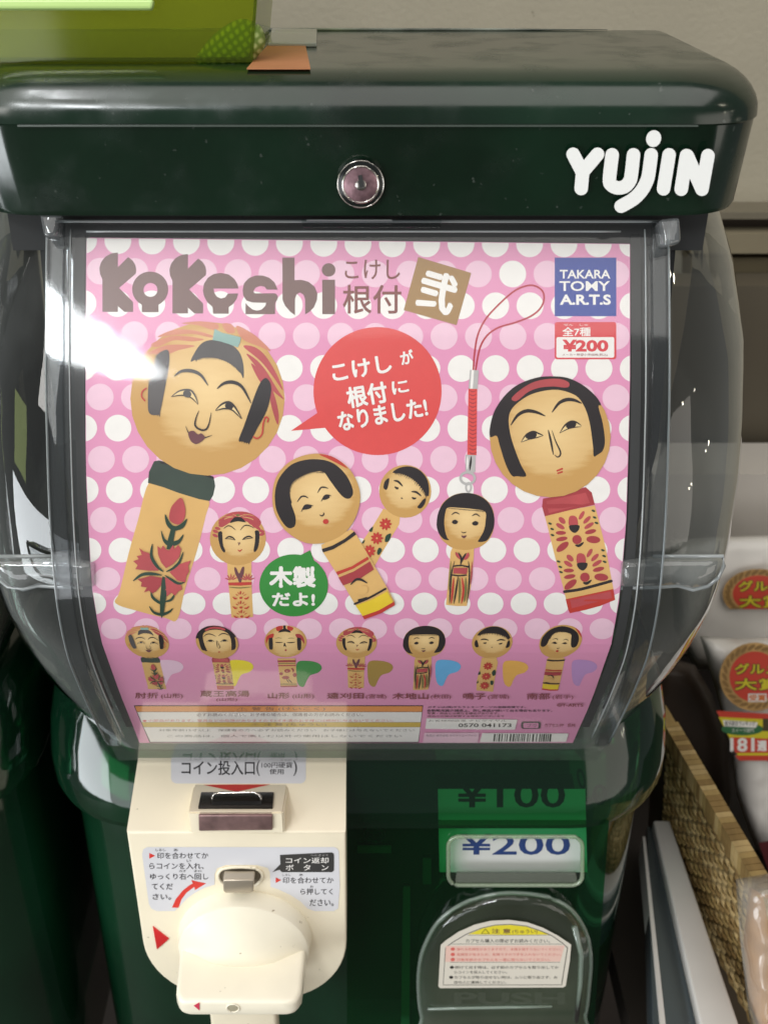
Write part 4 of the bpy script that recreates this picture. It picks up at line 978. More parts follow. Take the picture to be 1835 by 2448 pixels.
# stickers on the panel
STK = mat('sticker_paper', 'D9D8DC', .3, 0, .5, var=.02, scale=40); REDI = ink('arrow_red', 'D84038'); GRY = ink('sticker_black', '3C3A3D'); PUR = ink('kanji_plum', '6A3F4C')
t = Art(SL, .00012); t.poly(rrect(409, 1790, 731, 1873, 14), STK); t.build('slot_sticker', panel)
t = Art(SL, .0002)
t.text('コイン投入口', 434, 1818, 609, 1853, GRY, .012); t.text('(', 613, 1818, 621, 1855, GRY); t.text(')', 701, 1818, 710, 1855, GRY)
t.text('100円硬貨', 625, 1822, 699, 1836, GRY, .005); t.text('使用', 644, 1838, 678, 1851, GRY, .005); t.text('とう にゅう ぐち', 524, 1805, 605, 1812, GRY); t.text('こうか', 671, 1815, 696, 1819, GRY)
t.build('slot_lettering', panel)
t = Art(tp, .0001); t.poly([(486, 1876), (652, 1874), (565, 1893)], REDI); t.build('slot_arrow', slot)
t = Art(FP, .00012)
o_ = rrect(340, 2024, 810, 2183, 12)
op_ = [(352, 2025), (798, 2025)]+rrect(340, 2025, 810, 2183, 14)[1:6]+[(812, 2120), (808, 2172), (798, 2178), (752, 2178), (735, 2172), (718, 2155), (695, 2140), (665, 2126), (647, 2120), (645, 2085), (640, 2075), (615, 2068), (540, 2068), (518, 2076), (513, 2090), (513, 2115), (490, 2122), (465, 2135), (445, 2150), (430, 2166), (418, 2178), (375, 2178), (362, 2172), (356, 2160), (345, 2080), (340, 2042), (343, 2030)]
t.poly(op_, STK); t.build('dial_sticker', panel)
t = Art(FP, .0002)
t.poly([(357, 2039), (371, 2046), (357, 2053)], REDI)
for s, x0, y0, x1, y1 in (('印を合わせてか', 376, 2038, 498, 2053), ('らコインを入れ、', 357, 2063, 487, 2078), ('ゆっくり右へ回し', 359, 2088, 498, 2103), ('てくだ', 363, 2112, 413, 2127), ('さい。', 365, 2137, 409, 2151),
                          ('印を合わせてか', 676, 2097, 797, 2112), ('ら押してく', 718, 2124, 795, 2139), ('ださい。', 740, 2150, 797, 2166)):
    if x0 > 600: continue
    t.text(s, x0, y0, x1, y1, GRY, .008)
for s, x0, y0, x1, y1 in (('しるし', 372, 2029, 396, 2035), ('あ', 415, 2029, 425, 2035), ('い', 446, 2055, 456, 2061), ('みぎ', 428, 2080, 445, 2085), ('まわ', 464, 2080, 482, 2085), ('しるし', 675, 2089, 695, 2094), ('あ', 715, 2089, 724, 2094), ('お', 741, 2117, 749, 2122)):
    if x0 > 600: continue
    t.text(s, x0, y0, x1, y1, GRY, .004)
t.build('dial_lettering', panel)
t = Art(FP, .0002)
for s, x0, y0, x1, y1 in (('印を合わせてか', 676, 2097, 797, 2112), ('ら押してく', 718, 2124, 795, 2139), ('ださい。', 740, 2150, 797, 2166), ('しるし', 675, 2089, 695, 2094), ('あ', 715, 2089, 724, 2094), ('お', 741, 2117, 749, 2122)):
    t.text(s, x0, y0, x1, y1, GRY, .008 if y1-y0 > 10 else .004)
t.build('return_lettering', panel)
t = Art(FP, .0003); t.poly([(659, 2098), (672, 2104), (659, 2111)], REDI)
t.poly(rrect(669, 2038, 798, 2085, 7)[:18]+[(672, 2078), (651, 2085), (670, 2066)]+[(669, 2044)], ink('balloon_grey', '3E3D3C'))
t.text('コイン返却', 683, 2050, 785, 2064, M['white'], .01); t.text('ボ　タ　ン', 683, 2067, 785, 2081, M['white'], .01); t.text('へんきゃく', 742, 2042, 784, 2047, M['silver'])
t.build('return_balloon', panel)
t = Art(FP, .0002); t.poly([(411, 2170), (420, 2150), (436, 2130), (452, 2117), (461, 2112), (457, 2104), (493, 2112), (466, 2128), (465, 2120), (446, 2134), (434, 2150), (427, 2170)], REDI)
t.build('turn_arrow', panel)
solid_px('arrow_mark', [(366, 2211), (405, 2241), (376, 2266)], FP, -.0005, .0006, mat('arrow_red_plastic', 'CE2F30', .35), panel, .0002)
# return button
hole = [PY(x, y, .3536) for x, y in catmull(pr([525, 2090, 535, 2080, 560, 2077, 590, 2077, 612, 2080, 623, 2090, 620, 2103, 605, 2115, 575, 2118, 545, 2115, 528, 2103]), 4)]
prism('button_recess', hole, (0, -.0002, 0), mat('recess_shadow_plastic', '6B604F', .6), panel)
rim = [PY(x, y, .3532) for x, y in catmull(pr([522, 2090, 533, 2077, 560, 2073, 590, 2073, 614, 2077, 627, 2090, 623, 2105, 607, 2118, 575, 2122, 543, 2118, 526, 2105]), 4)]
tube('button_rim', rim, .0008, CREAM, panel, closed=True)
bc = PY(573, 2100, .350)
o = prism('return_button', [PY(x, y, .352) for x, y in ((536, 2081), (610, 2081), (608, 2108), (603, 2112), (542, 2112), (537, 2108))], (0, -.0058, 0), mat('brushed_nickel', 'B5AA99', .3, .6, .5, bump=.03), panel, bev=.0014, seg=3); smooth_angle(o, 40)
# knob
kc = Vector((-.0545, 0, -.4415)); KN = mat('knob_cream_plastic', 'EFE7D2', .3, 0, .45, var=.04, scale=40, bump=.03, rvar=.2, speck=('A89B80', 230, .715))
b = bmesh.new(); prf = [(.0322, .3537), (.0322, .3520), (.0315, .3505), (.0313, .3462), (.0309, .3450), (.0302, .3444), (.0290, .3440), (.0282, .3434), (.022, .3404), (.015, .3368), (.008, .3352), (.0004, .3348)]
N = 64; rings = [[b.verts.new((kc.x+r*math.cos(2*math.pi*i/N), y, kc.z+r*math.sin(2*math.pi*i/N))) for i in range(N)] for r, y in prf]
for A, B in zip(rings, rings[1:]):
    for i in range(N): b.faces.new((A[i], A[(i+1) % N], B[(i+1) % N], B[i]))
b.faces.new(rings[-1])
knob = bm_obj('turning_knob', b, KN, root); smooth_angle(knob, 30)
# grip bar: rounded paddle, wider at the root
b = bmesh.new()
segs = [(.3500, .0298, .0072), (.3400, .0297, .0066), (.3290, .0292, .0058), (.3225, .0288, .0052), (.3200, .0276, .0048), (.3184, .0264, .0046), (.3176, .0246, .0043), (.3172, .0222, .0038)]
rings = []
def rr_pts(hw, hh, r, n=5):
    return [(x, z) for x, z in rrect(-hw, -hh, hw, hh, r, n)]
for y, hw, hh in segs:
    rings.append([b.verts.new((kc.x-.0002+x*(1 if True else 0), y+.0008*(x/.029)**2*0, kc.z-.0042-z)) for x, z in rr_pts(hw, hh, min(.0026, hh*.6))])
for A, B in zip(rings, rings[1:]):
    n = len(A)
    for i in range(n): b.faces.new((A[i], A[(i+1) % n], B[(i+1) % n], B[i]))
b.faces.new(rings[-1]); b.faces.new(rings[0][::-1])
grip = bm_obj('grip', b, KN, knob); smooth_angle(grip, 35)
gf = Plane((0, .3170, -.43), (0, -1, 0))
t = Art(gf, .0001); t.poly([(463, 2404), (477, 2396), (477, 2416)], ink('mark_pink', 'D04058')); t.build('red_mark', grip)
hc = gf(557, 2410, 0)
disc('screw_hole', hc, .0028, .3178, .3170, mat('screw_hole_shadow', 'A79F88', .5), grip, .0003)
tube('hole_rim', [Vector((hc.x+.0028*math.cos(a*math.pi/12), .3170, hc.z+.0028*math.sin(a*math.pi/12))) for a in range(24)], .0004, KN, grip, closed=True)
# coin return cup below the knob
o = prism('return_cup', [Vector((x, .352, z)) for x, z in ((-.073, -.470), (-.040, -.470), (-.040, -.53), (-.073, -.53))], (0, -.012, 0), CREAM, panel, bev=.002, seg=3); smooth_angle(o)
# ================================================================ RIGHT BODY
BF = Plane((0, .3855, -.45), (0, -1, 0))
cov_o = [BF(x, y) for x, y in ((830, 1955), (1470, 1955), (1430, 2460), (830, 2460))]
def holed(name, outer, holes, surf, h, m, parent, **k):
    a = Art(surf, h); a.poly(outer, m, [x[::-1] for x in holes]); return a.build(name, parent, **k)
pw = rrect(1076, 2003, 1386, 2111, 22)
flap_o = catmull(pr([1034, 2480, 1008, 2430, 1000, 2370, 1002, 2310, 1015, 2260, 1050, 2200, 1110, 2158, 1180, 2138, 1240, 2135, 1310, 2145, 1365, 2175, 1400, 2230, 1411, 2290, 1407, 2360, 1398, 2425, 1372, 2480]), 5)
COV = clear('cover_green_plastic', (.06, .40, .16), .035, (.02, .22, .08), .03, 1.5)
holed('front_cover', [(829, 1960), (1455, 1960), (1418, 2462), (829, 2462)], [pw, [p for p in flap_o if p[1] < 2459]], BF, .0045, COV, root)
# pieces seen through the green cover
INN = mat('inner_grey_plastic', '5E6A5C', .6, var=.1)
BG = Plane((0, .3895, -.45), (0, -1, 0))
solid_px('inner_rail', [(963, 2118), (980, 2118), (978, 2450), (958, 2450)], BG, 0, .001, INN, root)
solid_px('inner_bracket', [(854, 2020), (935, 2020), (935, 2036), (854, 2036)], BG, 0, .001, INN, root)
solid_px('inner_bracket', [(1010, 2050), (1030, 2050), (1030, 2110), (1010, 2110)], BG, 0, .001, mat('inner_grey_dark', '4A5A4C', .6), root)
tube('inner_screw', [BG(895+22*math.cos(i*math.pi/8), 1995+18*math.sin(i*math.pi/8), .0015) for i in range(16)], .0009, mat('inner_black', (.01, .01, .01), .3), root, closed=True)
# price card
pc = Plane((0, .3875, -.45), (0, -1, 0))
pcard = empty('price_card', (.05, .3875, -.44), 'white price card with dark blue lettering in the small window of the middle machine', 'price card')
t = Art(pc, .0); t.poly([(1046, 1886), (1398, 1886), (1403, 2085), (1050, 2085)], mat('price_paper', 'E9EAE6', .5)); t.build('paper', pcard)
t = Art(pc, .0001)
t.text('¥200', 1100, 1994, 1362, 2044, M['navy'], .012); t.text('¥100', 1090, 1868, 1350, 1931, M['blk'], .012); t.text('0', 1415, 1875, 1450, 1925, M['blk'], .012)
t.build('price_lettering', pcard)
wf = rrect(1071, 2000, 1391, 2116, 24)
tube('price_window_frame', [BF(x, y, .0060) for x, y in wf], .0011, clear('window_frame_plastic', (.75, .85, .7), .25, (.7, .8, .62), .08, 1.5, 1.6), root, closed=True)
solid_px('price_window_sill', [(1090, 2082), (1374, 2082), (1380, 2106), (1086, 2106)], BF, .0035, .0052, clear('sill_plastic', (.45, .5, .42), .3, (.42, .46, .38), .1, 1.5, 1.6), root, .0005)
holed('price_window', pw, [], BF, .0062, DOOR, root)
# outlet flap
solid_px('outlet_recess', [p for p in flap_o], Plane((0, .3899, -.45), (0, -1, 0)), 0, .0005, mat('outlet_grey', '44483A', .55, var=.15, scale=30), root)
FLP = clear('flap_plastic', (.86, .92, .84), .02, (.5, .58, .48), .04, 1.5, 1.9, smear=.03, edge=.35)
flap = pillow('outlet_flap', flap_o, Plane((0, .3805, -.45), (0, -1, 0)), .0065, 34, FLP, root, step=13, front_only=True)
tube('flap_rim', [Plane((0, .3805, -.45), (0, -1, 0))(x, y, .0) for x, y in flap_o], .0012, clear('rim_plastic', (.6, .72, .62), .3, (.6, .7, .62), .1, 1.5, 2.0), flap)  # haze lightened so the rim carries its highlights in the colour
fr_ = Plane((0, .3738, -.45), (0, -1, 0))
tube('flap_ridge_and_glint', [fr_(x, y, .0004) for x, y in ((1022, 2412), (1100, 2410), (1200, 2408), (1318, 2406))], .0009, MATS['rim_plastic'], flap)
tube('flap_ridge_and_glint', [Plane((0, .3760, -.45), (0, -1, 0))(x, y, .0006) for x, y in ((1372, 2215), (1388, 2280), (1386, 2350), (1376, 2440))], .0016, MATS['rim_plastic'], flap)  # this side tube stands in for the whitish reflection on the flap
t = Art(fr_, .0009)
C = crop(1030, 2180, 4.606)
so = [C(*p) for p in pr([80, 820, 105, 365, 160, 315, 300, 220, 480, 140, 660, 97, 860, 88, 1060, 115, 1230, 175, 1400, 265, 1540, 360, 1525, 540, 1480, 815, 1450, 832, 800, 835, 100, 840])]
BK = ink('label_line', '2B2A28'); LP = mat('label_paper', 'DDD6C8', .4)
t.poly(so, LP); t.build('warning_label', flap)
t = Art(fr_, .00105)
t.poly([C(*p) for p in pr([130, 808, 155, 395, 230, 335, 390, 240, 560, 175, 700, 143, 870, 135, 1050, 155, 1200, 205, 1330, 260, 1450, 345, 1503, 395, 1470, 600, 1437, 806])], BK)
t.poly([C(*p) for p in pr([136, 802, 161, 398, 236, 340, 395, 246, 563, 181, 702, 149, 870, 141, 1048, 161, 1198, 211, 1327, 266, 1446, 350, 1496, 398, 1463, 598, 1431, 800])], LP)
t.poly([C(*p) for p in pr([410, 246, 563, 183, 702, 151, 870, 143, 1048, 163, 1198, 213, 1290, 250, 870, 254])], ink('label_yellow', 'E3D33A'))
t.poly([C(*p) for p in pr([161, 375, 1470, 370, 1420, 548, 155, 550])], ink('label_pink', 'E7C2B4'))
for y in (256, 354, 555): t.poly([C(*p) for p in ((400 if y == 256 else 225 if y == 354 else 208, y-2), (1300 if y == 256 else 1440 if y == 354 else 1415, y-2), (1300 if y == 256 else 1440 if y == 354 else 1415, y+2), (400 if y == 256 else 225 if y == 354 else 208, y+2))], BK)
t.text('注 意', *C(665, 185), *C(875, 238), M['brn'], .02); t.text('(ちゅうい)', *C(893, 195), *C(1168, 245), M['brn'], .005); t.text('カプセル購入の際必ずお読みください。', *C(380, 298), *C(1305, 340), BK, .004)
t.poly([C(*p) for p in pr([548, 240, 597, 185, 645, 240])], BK); t.poly([C(*p) for p in pr([560, 236, 597, 193, 633, 236])], MATS['ink_label_yellow'])
RD = ink('label_red', 'D86A62')
for i, (s, y, x1) in enumerate((('壊れる危険性がありますので、本機を揺すらないでください。', 410, 1430), ('危険性が有るため、危険ですので手を入れないでください。', 468, 1430), ('対象年齢のカプセルを一度に取らないでください。', 525, 1310))):
    t.poly([C(*p) for p in ell(238, y, 24, 18)], RD); t.text(s, *C(280, y-14), *C(x1, y+16), RD, -.004)
for s, y, x0, x1, dt in (('続けて出す時は、必ず前のカプセルを取り出してか', 611, 262, 1405, 1), ('らコインを投入してください。', 664, 255, 835, 0), ('カプセルが取り出せない時は、ムリに取り出さず、お', 721, 255, 1390, 1), ('店の人に連絡してください。', 776, 250, 825, 0)):
    if dt: t.poly([C(*p) for p in ell(228 if y < 700 else 220, y, 22, 16)], BK)
    t.text(s, *C(x0, y-16), *C(x1, y+16), BK)
t.build('label_lettering', flap)
t = Art(fr_, .0009); t.text('PUSH', 1085, 2372, 1350, 2401, clear('embossed_plastic', (.85, .88, .82), .06, (.45, .5, .42), .1, 1.5, 2), .03); t.build('embossed_lettering', flap)
# neighbour machine on the left (same kind)
nb = empty('capsule_machine', (-.33, .46, -.66), 'neighbouring dark green capsule machine, only its right edge visible at the left', 'vending machine', 'capsule machines side by side')
XN = -.322
shell(nb, XN)
backing(nb, XN)
prism('hopper', [Vector((x+XN, .455, z)) for x, z in ((-.117, -.11), (.117, -.11), (.112, -.35), (-.112, -.35))], (0, .05, 0), DARK, nb, bev=.004)
# ================================================================ SURROUNDINGS
def slab(name, px, Y, depth, m, **k):
    return prism(name, [PY(x, y, Y) for x, y in px], (0, depth, 0), m, **k)
WALL = mat('plaster_wall', 'B2AB98', .85, 0, .2, var=.05, scale=12, bump=.8, bscale=260, speck=('6E675A', 90, .70))
mesh_obj('wall', [(-1.6, .80, -1.2), (1.8, .80, -1.2), (1.8, .80, 1.0), (-1.6, .80, 1.0)], [(0, 1, 2, 3)], WALL, kind='structure')
mesh_obj('floor', [(-1.6, -1.5, -1.2), (1.8, -1.5, -1.2), (1.8, .80, -1.2), (-1.6, .80, -1.2)], [(0, 1, 2, 3)], mat('floor_dark', '3A3733', .7), kind='structure')
# wall mouldings seen right of the lid
def bar(name, y0, y1, Y, d, col, lb, x0=1650, x1=2100):
    o = prism(name, [PY(x, y, Y) for x, y in ((x0, y0), (x1, y0), (x1, y1), (x0, y1))], (0, d, 0), mat('moulding_'+col, col, .7, var=.06, scale=30), label=lb, cat='wall moulding'); return o
bar('wall_moulding', 508, 524, .77, .03, '77705F', 'thin grey edge strip on the wall just right of the dark lid')
bar('wall_moulding', 524, 556, .785, .015, '3B3024', 'dark brown band on the wall under the thin grey strip')
bar('wall_moulding', 560, 606, .765, .035, '8A8068', 'pale beige shelf edge right of the dome top')
bar('wall_moulding', 616, 680, .775, .025, '6A6048', 'dull olive board under the pale beige shelf edge')
slab('back_panel', ((1600, 684), (2200, 684), (2200, 1150), (1600, 1150)), .74, .03, mat('panel_brown', '5A5243', .7, var=.06, scale=10), label='plain grey-brown panel behind the right side of the dome', cat='panel')
BOXW = mat('white_plastic_sheet', 'CFC8BF', .35, 0, .5, var=.04, scale=12)
slab('storage_box', ((1560, 1134), (2200, 1134), (2200, 1560), (1560, 1560)), .68, .05, BOXW, label='pale grey plastic box behind the bags, right of the machine', cat='box')
slab('dark_board', ((-700, 1380), (1300, 1380), (1300, 1570), (2300, 1570), (2300, 2900), (-700, 2900)), .735, .02, mat('dark_board', '241D17', .6, var=.2, scale=20), label='added dark brown board that darkens the gaps behind the machines and the basket', cat='board')  # sheet added to make the gaps around the machines come out dark
prism('dark_shelf', [Vector((.165, .30, -.60)), Vector((.9, .30, -.60)), Vector((.9, .68, -.60)), Vector((.165, .68, -.60))], (0, 0, -.02), mat('shelf_dark', '2A2420', .5), label='dark shelf surface under the white rail and the basket', cat='shelf')
# bags
BAG = mat('white_bag_film', 'E9E4DD', .28, 0, .5, var=.03, scale=10, bump=1.0, bscale=26)
GOLDW = mat('badge_gold', 'B9925A', .5, var=.25, scale=120); BR = mat('badge_red', 'CE4534', .4, var=.05); YL = mat('badge_yellow', 'D9CB2E', .4); KB = mat('badge_outline', '4B4426', .5)
def badge(surf, cx, cy, rx, ry, parent, base, cut=None):
    a = Art(surf, base)
    def pc_(P): return clip(P, lambda x, y: cut-y) if cut else P
    a.poly(pc_(ell(cx, cy, rx, ry)), GOLDW)
    for i in range(26):
        an = 2*math.pi*i/26
        P = pc_(ell(cx+rx*.86*math.cos(an), cy+ry*.86*math.sin(an), 11, 4.5, math.degrees(an)+60, 12))
        if len(P) > 2: a.poly(P, mat('badge_leaf', '8C6B3C', .5))
    a.poly(pc_(ell(cx, cy, rx*.72, ry*.74)), BR)
    a.text('グルメ', cx-50, cy-34, cx+58, cy-4, KB, .10); a.text('グルメ', cx-48, cy-32, cx+56, cy-6, YL, .03)
    if cut:
        P1 = [(cx-46, cy+4), (cx+60, cy+4), (cx+60, cut-3), (cx-46, cut-3)]
        a.text('大賞', cx-48, cy+2, cx+62, cut-1, KB, .09); a.text('大賞', cx-46, cy+4, cx+60, cut-3, YL, .03)
    else:
        a.text('大賞', cx-50, cy+2, cx+62, cy+34, KB, .10); a.text('大賞', cx-48, cy+4, cx+60, cy+32, YL, .03)
        a.poly([(cx-16, cy+40), (cx+28, cy+40), (cx+28, cy+60), (cx-16, cy+60)], BAG); a.text('受賞', cx-14, cy+42, cx+26, cy+58, mat('badge_orange', 'D8783A', .5), .03)
    return a.build('award_badge', parent)
s1 = Plane((0, .655, -.3), (0, -1, .12))
bag1 = empty('plastic_bag', PY(1800, 1500, .66), 'white plastic bag higher up, its cut-off award badge right of the dome', 'plastic bag')
pillow('bag_film', [(1600, 1290), (1700, 1284), (1850, 1280), (2050, 1285), (2060, 1460), (2050, 1600), (1660, 1600), (1610, 1500)], s1, .012, 60, BAG, bag1, step=30, back=.005, noise=.0012)
badge(Plane(s1.p+s1.n*.0165, s1.n), 1812, 1420, 86, 60, bag1, 0, cut=1456)
s2 = Plane((0, .600, -.3), (0, -1, .15))
bag2 = empty('plastic_bag', PY(1850, 2000, .60), 'white plastic bag with award badge above a red and yellow 181 print', 'plastic bag')
pillow('bag_film', [(1672, 1520), (1760, 1527), (1900, 1522), (2050, 1525), (2080, 1900), (2060, 2250), (1960, 2300), (1850, 2130), (1790, 1990), (1760, 1900), (1745, 1780), (1710, 1650)], s2, .016, 60, BAG, bag2, step=26, back=.006, noise=.0022)
s2f = Plane(s2.p+s2.n*.0205, s2.n)
badge(s2f, 1803, 1618, 84, 82, bag2, 0)
t = Art(s2f, .0006)
t.poly([(1711, 1699), (2000, 1716), (2000, 1728), (1718, 1714)], BR); t.poly([(1716, 1714), (2000, 1728), (2000, 1806), (1762, 1806), (1740, 1760)], YL)
t.poly(ell(1773, 1743, 50, 15), mat('badge_green', '2E6B40', .5)); t.poly([(1726, 1721), (1810, 1727), (1806, 1740), (1730, 1736)], M['white']); t.text('楽天総合ランキング', 1731, 1723, 1804, 1735, BK, .01); t.text('スイーツ部門', 1748, 1741, 1800, 1751, M['white'])
t.poly([(1745, 1762), (1980, 1772), (1980, 1800), (1756, 1800)], BR); t.text('181', 1744, 1764, 1802, 1797, M['white'], .03); t.text('週', 1808, 1770, 1832, 1796, M['white'], .05); t.text('1', 1822, 1718, 1838, 1748, KB, .06)
t.poly([(1755, 1806), (2000, 1806), (2000, 1820), (1765, 1818)], BR)
t.build('bag_print', bag2)
t = Art(s2f, .0006); t.poly([(1812, 2015), (1900, 2000), (1900, 2100), (1838, 2090)], mat('bag_maroon', '5A1F24', .5))
t.build('maroon_patch', bag2)
# dark pouch
pillow('paper_pouch', [(1560, 1560), (1660, 1590), (1700, 1660), (1735, 1770), (1745, 1900), (1735, 2000), (1600, 1800), (1540, 1700)], Plane((0, .61, -.3), (0, -1, .05)), .01, 40, mat('dark_pouch_film', '3A2F26', .4, var=.2, scale=20), step=24, back=.005,
       label='dark brown pouch standing between the machine and the white bag', cat='pouch')
# basket: woven left wall running away from the viewer
bk = empty('wicker_basket', (.22, .45, -.62), 'woven bamboo basket with a folded rim at the lower right', 'basket')
WK = [mat('wicker_%d' % i, c, .6, 0, .3, var=.2, scale=120, bump=.3, stretch=(1, .2, 1)) for i, c in enumerate(('A08655', '866C42', 'B49A6A'))]
zr = -.452
P0 = PZ(1598, 1738, zr); P1 = PZ(1802, 2092, zr)
dirv = (P1-P0).normalized(); nrm = Vector((-dirv.y, dirv.x, 0)); nrm = nrm if nrm.x < 0 else -nrm
Ln = (P1-P0).length+.10
def bpt(u, v, h): return P0+dirv*u+Vector((0, 0, -v))+nrm*h+Vector((v*.10, 0, 0))
# dark sheet behind the weave; its colour carries the shade in the gaps
mesh_obj('weave_shade_sheet', [bpt(-.03, 0, -.002), bpt(Ln, 0, -.002), bpt(Ln, .2, -.002), bpt(-.03, .2, -.002), bpt(-.03, 0, -.004), bpt(Ln, 0, -.004), bpt(Ln, .2, -.004), bpt(-.03, .2, -.004)],
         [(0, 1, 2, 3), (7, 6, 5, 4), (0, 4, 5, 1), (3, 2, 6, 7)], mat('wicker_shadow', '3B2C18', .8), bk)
def ribbon(name, pts, wv, th, m, parent):
    V, Fc = [], []
    for p, nn in pts:
        for s in (-1, 1): V.append(p+wv*s)
        for s in (-1, 1): V.append(p+wv*s-nn*th)
    n = len(pts)
    for i in range(n-1):
        a0 = i*4; b0 = a0+4
        Fc += [(a0, a0+1, b0+1, b0), (a0+2, b0+2, b0+3, a0+3), (a0, b0, b0+2, a0+2), (a0+1, a0+3, b0+3, b0+1)]
    return mesh_obj(name, V, Fc, m, parent, smooth=True)
pw_ = .0062
nst = int(Ln/pw_)
for i in range(nst):
    u = i*pw_; pts = []
    for j in range(34):
        v = .008+j*.0028; row = v/.0056
        pts.append((bpt(u+random.uniform(-.0001, .0001), v, .0008*math.cos(math.pi*(row+i))), nrm))
    ribbon('wicker_stake', pts, dirv*.0026, .0006, WK[random.randrange(3)], bk)
for r in range(17):
    v = .011+r*.0056; pts = []
    for j in range(nst*2):
        u = j*pw_/2; pts.append((bpt(u, v, .0004-.0008*math.cos(math.pi*(v/.0056+u/pw_))), nrm))
    ribbon('wicker_weaver', pts, Vector((.1, 0, -1))*.0023, .0006, WK[random.randrange(3)], bk)
# rim with wrapped splits
prism('basket_rim', [bpt(-.03, -.003, -.005), bpt(-.03, -.003, .003), bpt(-.03, .008, .003), bpt(-.03, .008, -.005)], dirv*(Ln+.03), WK[0], bk, bev=.0015, seg=2)
for i in range(int(Ln/.0042)):
    u = i*.0042
    prism('rim_wrap', [bpt(u, -.0036, -.0056), bpt(u, -.0036, .0036), bpt(u+.0008, .0088, .0038), bpt(u+.0008, .0088, -.0056)], dirv*.0036, WK[random.randrange(3)], bk)
# shelf rail
rl = empty('shelf_rail', (.2, .45, -.58), 'white metal shelf rail with grey channel running towards the viewer at lower right', 'shelf rail')
zs = -.52
RAILM = mat('white_painted_metal', 'CFCBC6', .3, 0, .5, var=.03); CHN = mat('grey_channel_metal', '5C656A', .25, .7, .5, var=.1, scale=8, stretch=(1, .1, 1))
def railpt(x, y, z): return PZ(x, y, z)
ra = [railpt(1560, 1960, zs), railpt(1600, 1960, zs), railpt(1790, 2520, zs), railpt(1690, 2520, zs)]
prism('rail_top', ra, (0, 0, -.012), RAILM, rl, bev=.0015, seg=3, smooth=True)
rb = [railpt(1545, 1975, zs-.008), railpt(1560, 1975, zs-.008), railpt(1690, 2540, zs-.008), railpt(1560, 2540, zs-.008)]
prism('rail_channel', rb, (0, 0, -.02), CHN, rl, bev=.001, seg=2, smooth=True)
prism('rail_lip', [railpt(1535, 2000, zs-.006), railpt(1541, 2000, zs-.006), railpt(1600, 2540, zs-.006), railpt(1585, 2540, zs-.006)], (0, 0, -.02), RAILM, rl)
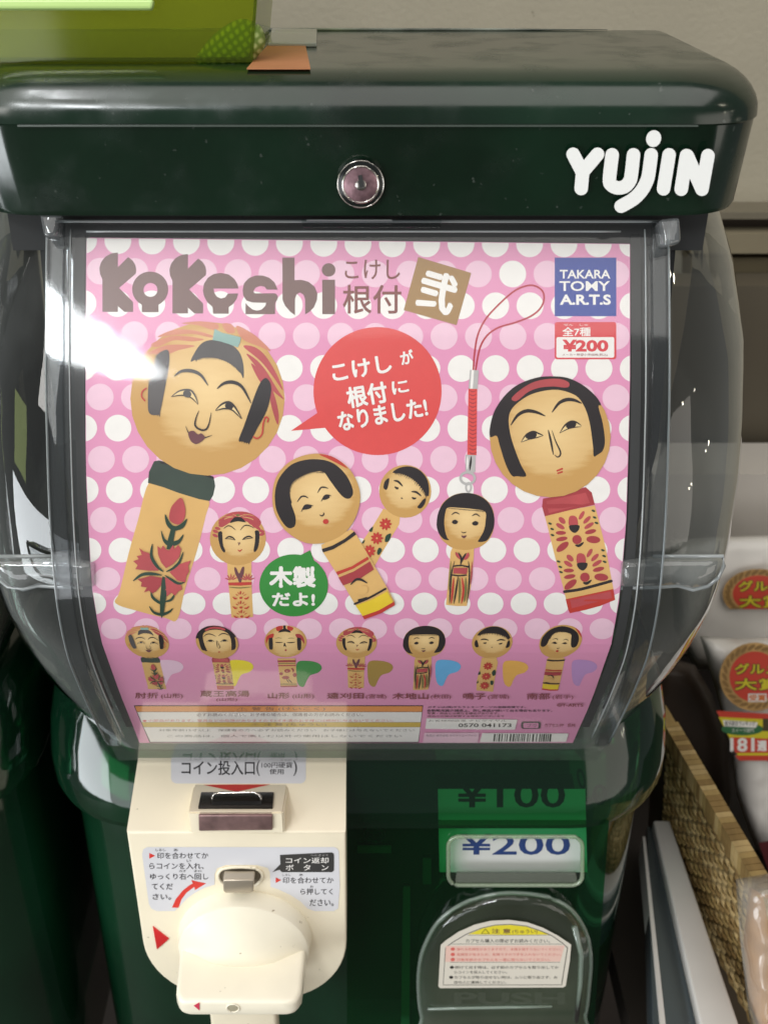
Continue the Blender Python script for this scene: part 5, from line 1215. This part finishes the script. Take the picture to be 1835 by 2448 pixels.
# bread
br = empty('bread_packet', PY(1850, 2448, .42), 'golden bread in a clear packet at the lower right corner', 'bread packet')
sb = Plane((0, .40, -.45), (0, -.9, .35))
pillow('bread', [(1790, 2120), (1850, 2105), (1960, 2110), (2000, 2300), (1980, 2520), (1830, 2530), (1790, 2400), (1775, 2250)], sb, .02, 70, mat('bread_crust', 'C08A4A', .55, var=.3, scale=35, bump=.3), br, step=22, back=.01, noise=.001)
pillow('packet_film', [(1757, 2102), (1850, 2085), (1980, 2090), (2030, 2300), (2010, 2560), (1800, 2560), (1790, 2440), (1768, 2250)], Plane(sb.p+sb.n*.004, sb.n), .022, 60, clear('packet_film_clear', (.88, .87, .84), .22, (.8, .76, .7), .12, 1.5, 1.5, smear=.2), br, step=22, noise=.002, front_only=True)
def mesh_fabric():
    m, t, out = nt('mesh_green_fabric'); b = t.nodes.new('ShaderNodeBsdfPrincipled'); t.links.new(b.outputs[0], out.inputs[0]); b.inputs['Roughness'].default_value = .7
    tc = t.nodes.new('ShaderNodeTexCoord'); mp = t.nodes.new('ShaderNodeMapping'); mp.inputs['Rotation'].default_value = (0, math.radians(35), 0)
    t.links.new(tc.outputs['Object'], mp.inputs[0]); fs = []
    for d in ('X', 'Z'):
        w = t.nodes.new('ShaderNodeTexWave'); w.bands_direction = d; w.inputs['Scale'].default_value = 130; w.inputs['Distortion'].default_value = .6
        t.links.new(mp.outputs[0], w.inputs[0]); fs.append(w)
    mu = t.nodes.new('ShaderNodeMath'); mu.operation = 'MULTIPLY'; t.links.new(fs[0].outputs[1], mu.inputs[0]); t.links.new(fs[1].outputs[1], mu.inputs[1])
    rp = t.nodes.new('ShaderNodeValToRGB'); rp.color_ramp.elements[0].color = lin('7E9A45'); rp.color_ramp.elements[1].color = lin('C6D890'); rp.color_ramp.elements[1].position = .6
    t.links.new(mu.outputs[0], rp.inputs[0]); t.links.new(rp.outputs[0], b.inputs[0])
    return m
# green box on the lid
gb = empty('plastic_box', (-.07, .45, -.055), 'translucent yellow-green plastic box standing on the lid at the upper left', 'box')
GT = clear('yellow_green_plastic', (.62, .70, .12), .07, (.40, .48, .05), .08, 1.5)
GP = mat('pale_green_rim', 'BFDD8A', .35, 0, .5)
z0 = -.0545
bf = PZ(-40, 158, z0).y
def gx(px, py, Y): return PY(px, py, Y).x
x1 = PZ(600, 163, z0).x
prism('box_front', [Vector((-.19, .412, z0)), Vector((-.0372, .412, z0)), Vector((-.0300, .412, -.0)), Vector((-.19, .412, 0))], (0, .0012, 0), GT, gb)
prism('box_side', [Vector((-.0372, .4135, z0)), Vector((-.0372, .50, z0)), Vector((-.0300, .50, 0)), Vector((-.0300, .4135, 0))], (-.0012, 0, 0), GT, gb)
prism('box_bottom', [Vector((-.19, .4135, z0+.0004)), Vector((-.0386, .4135, z0+.0004)), Vector((-.0386, .50, z0+.0004)), Vector((-.19, .50, z0+.0004))], (0, 0, .001), GT, gb)
mp_ = mesh_fabric()
o_m = pillow('mesh_pouch', catmull(pr([462, 163, 480, 120, 520, 75, 575, 45, 622, 62, 634, 105, 612, 140, 596, 163]), 4), Plane((0, .430, -.03), (0, -1, .4)), .006, 40, mp_, step=14, back=.002,
  label='pale green woven mesh pouch beside the clear tag holder, inside the green box', cat='pouch')
prism('box_rim', [PY(x, y, .4105) for x, y in ((-60, 4), (372, 4), (368, 26), (-60, 26))], (0, -.003, .001), GP, gb, bev=.0008, seg=2)
bpy.context.view_layer.update()
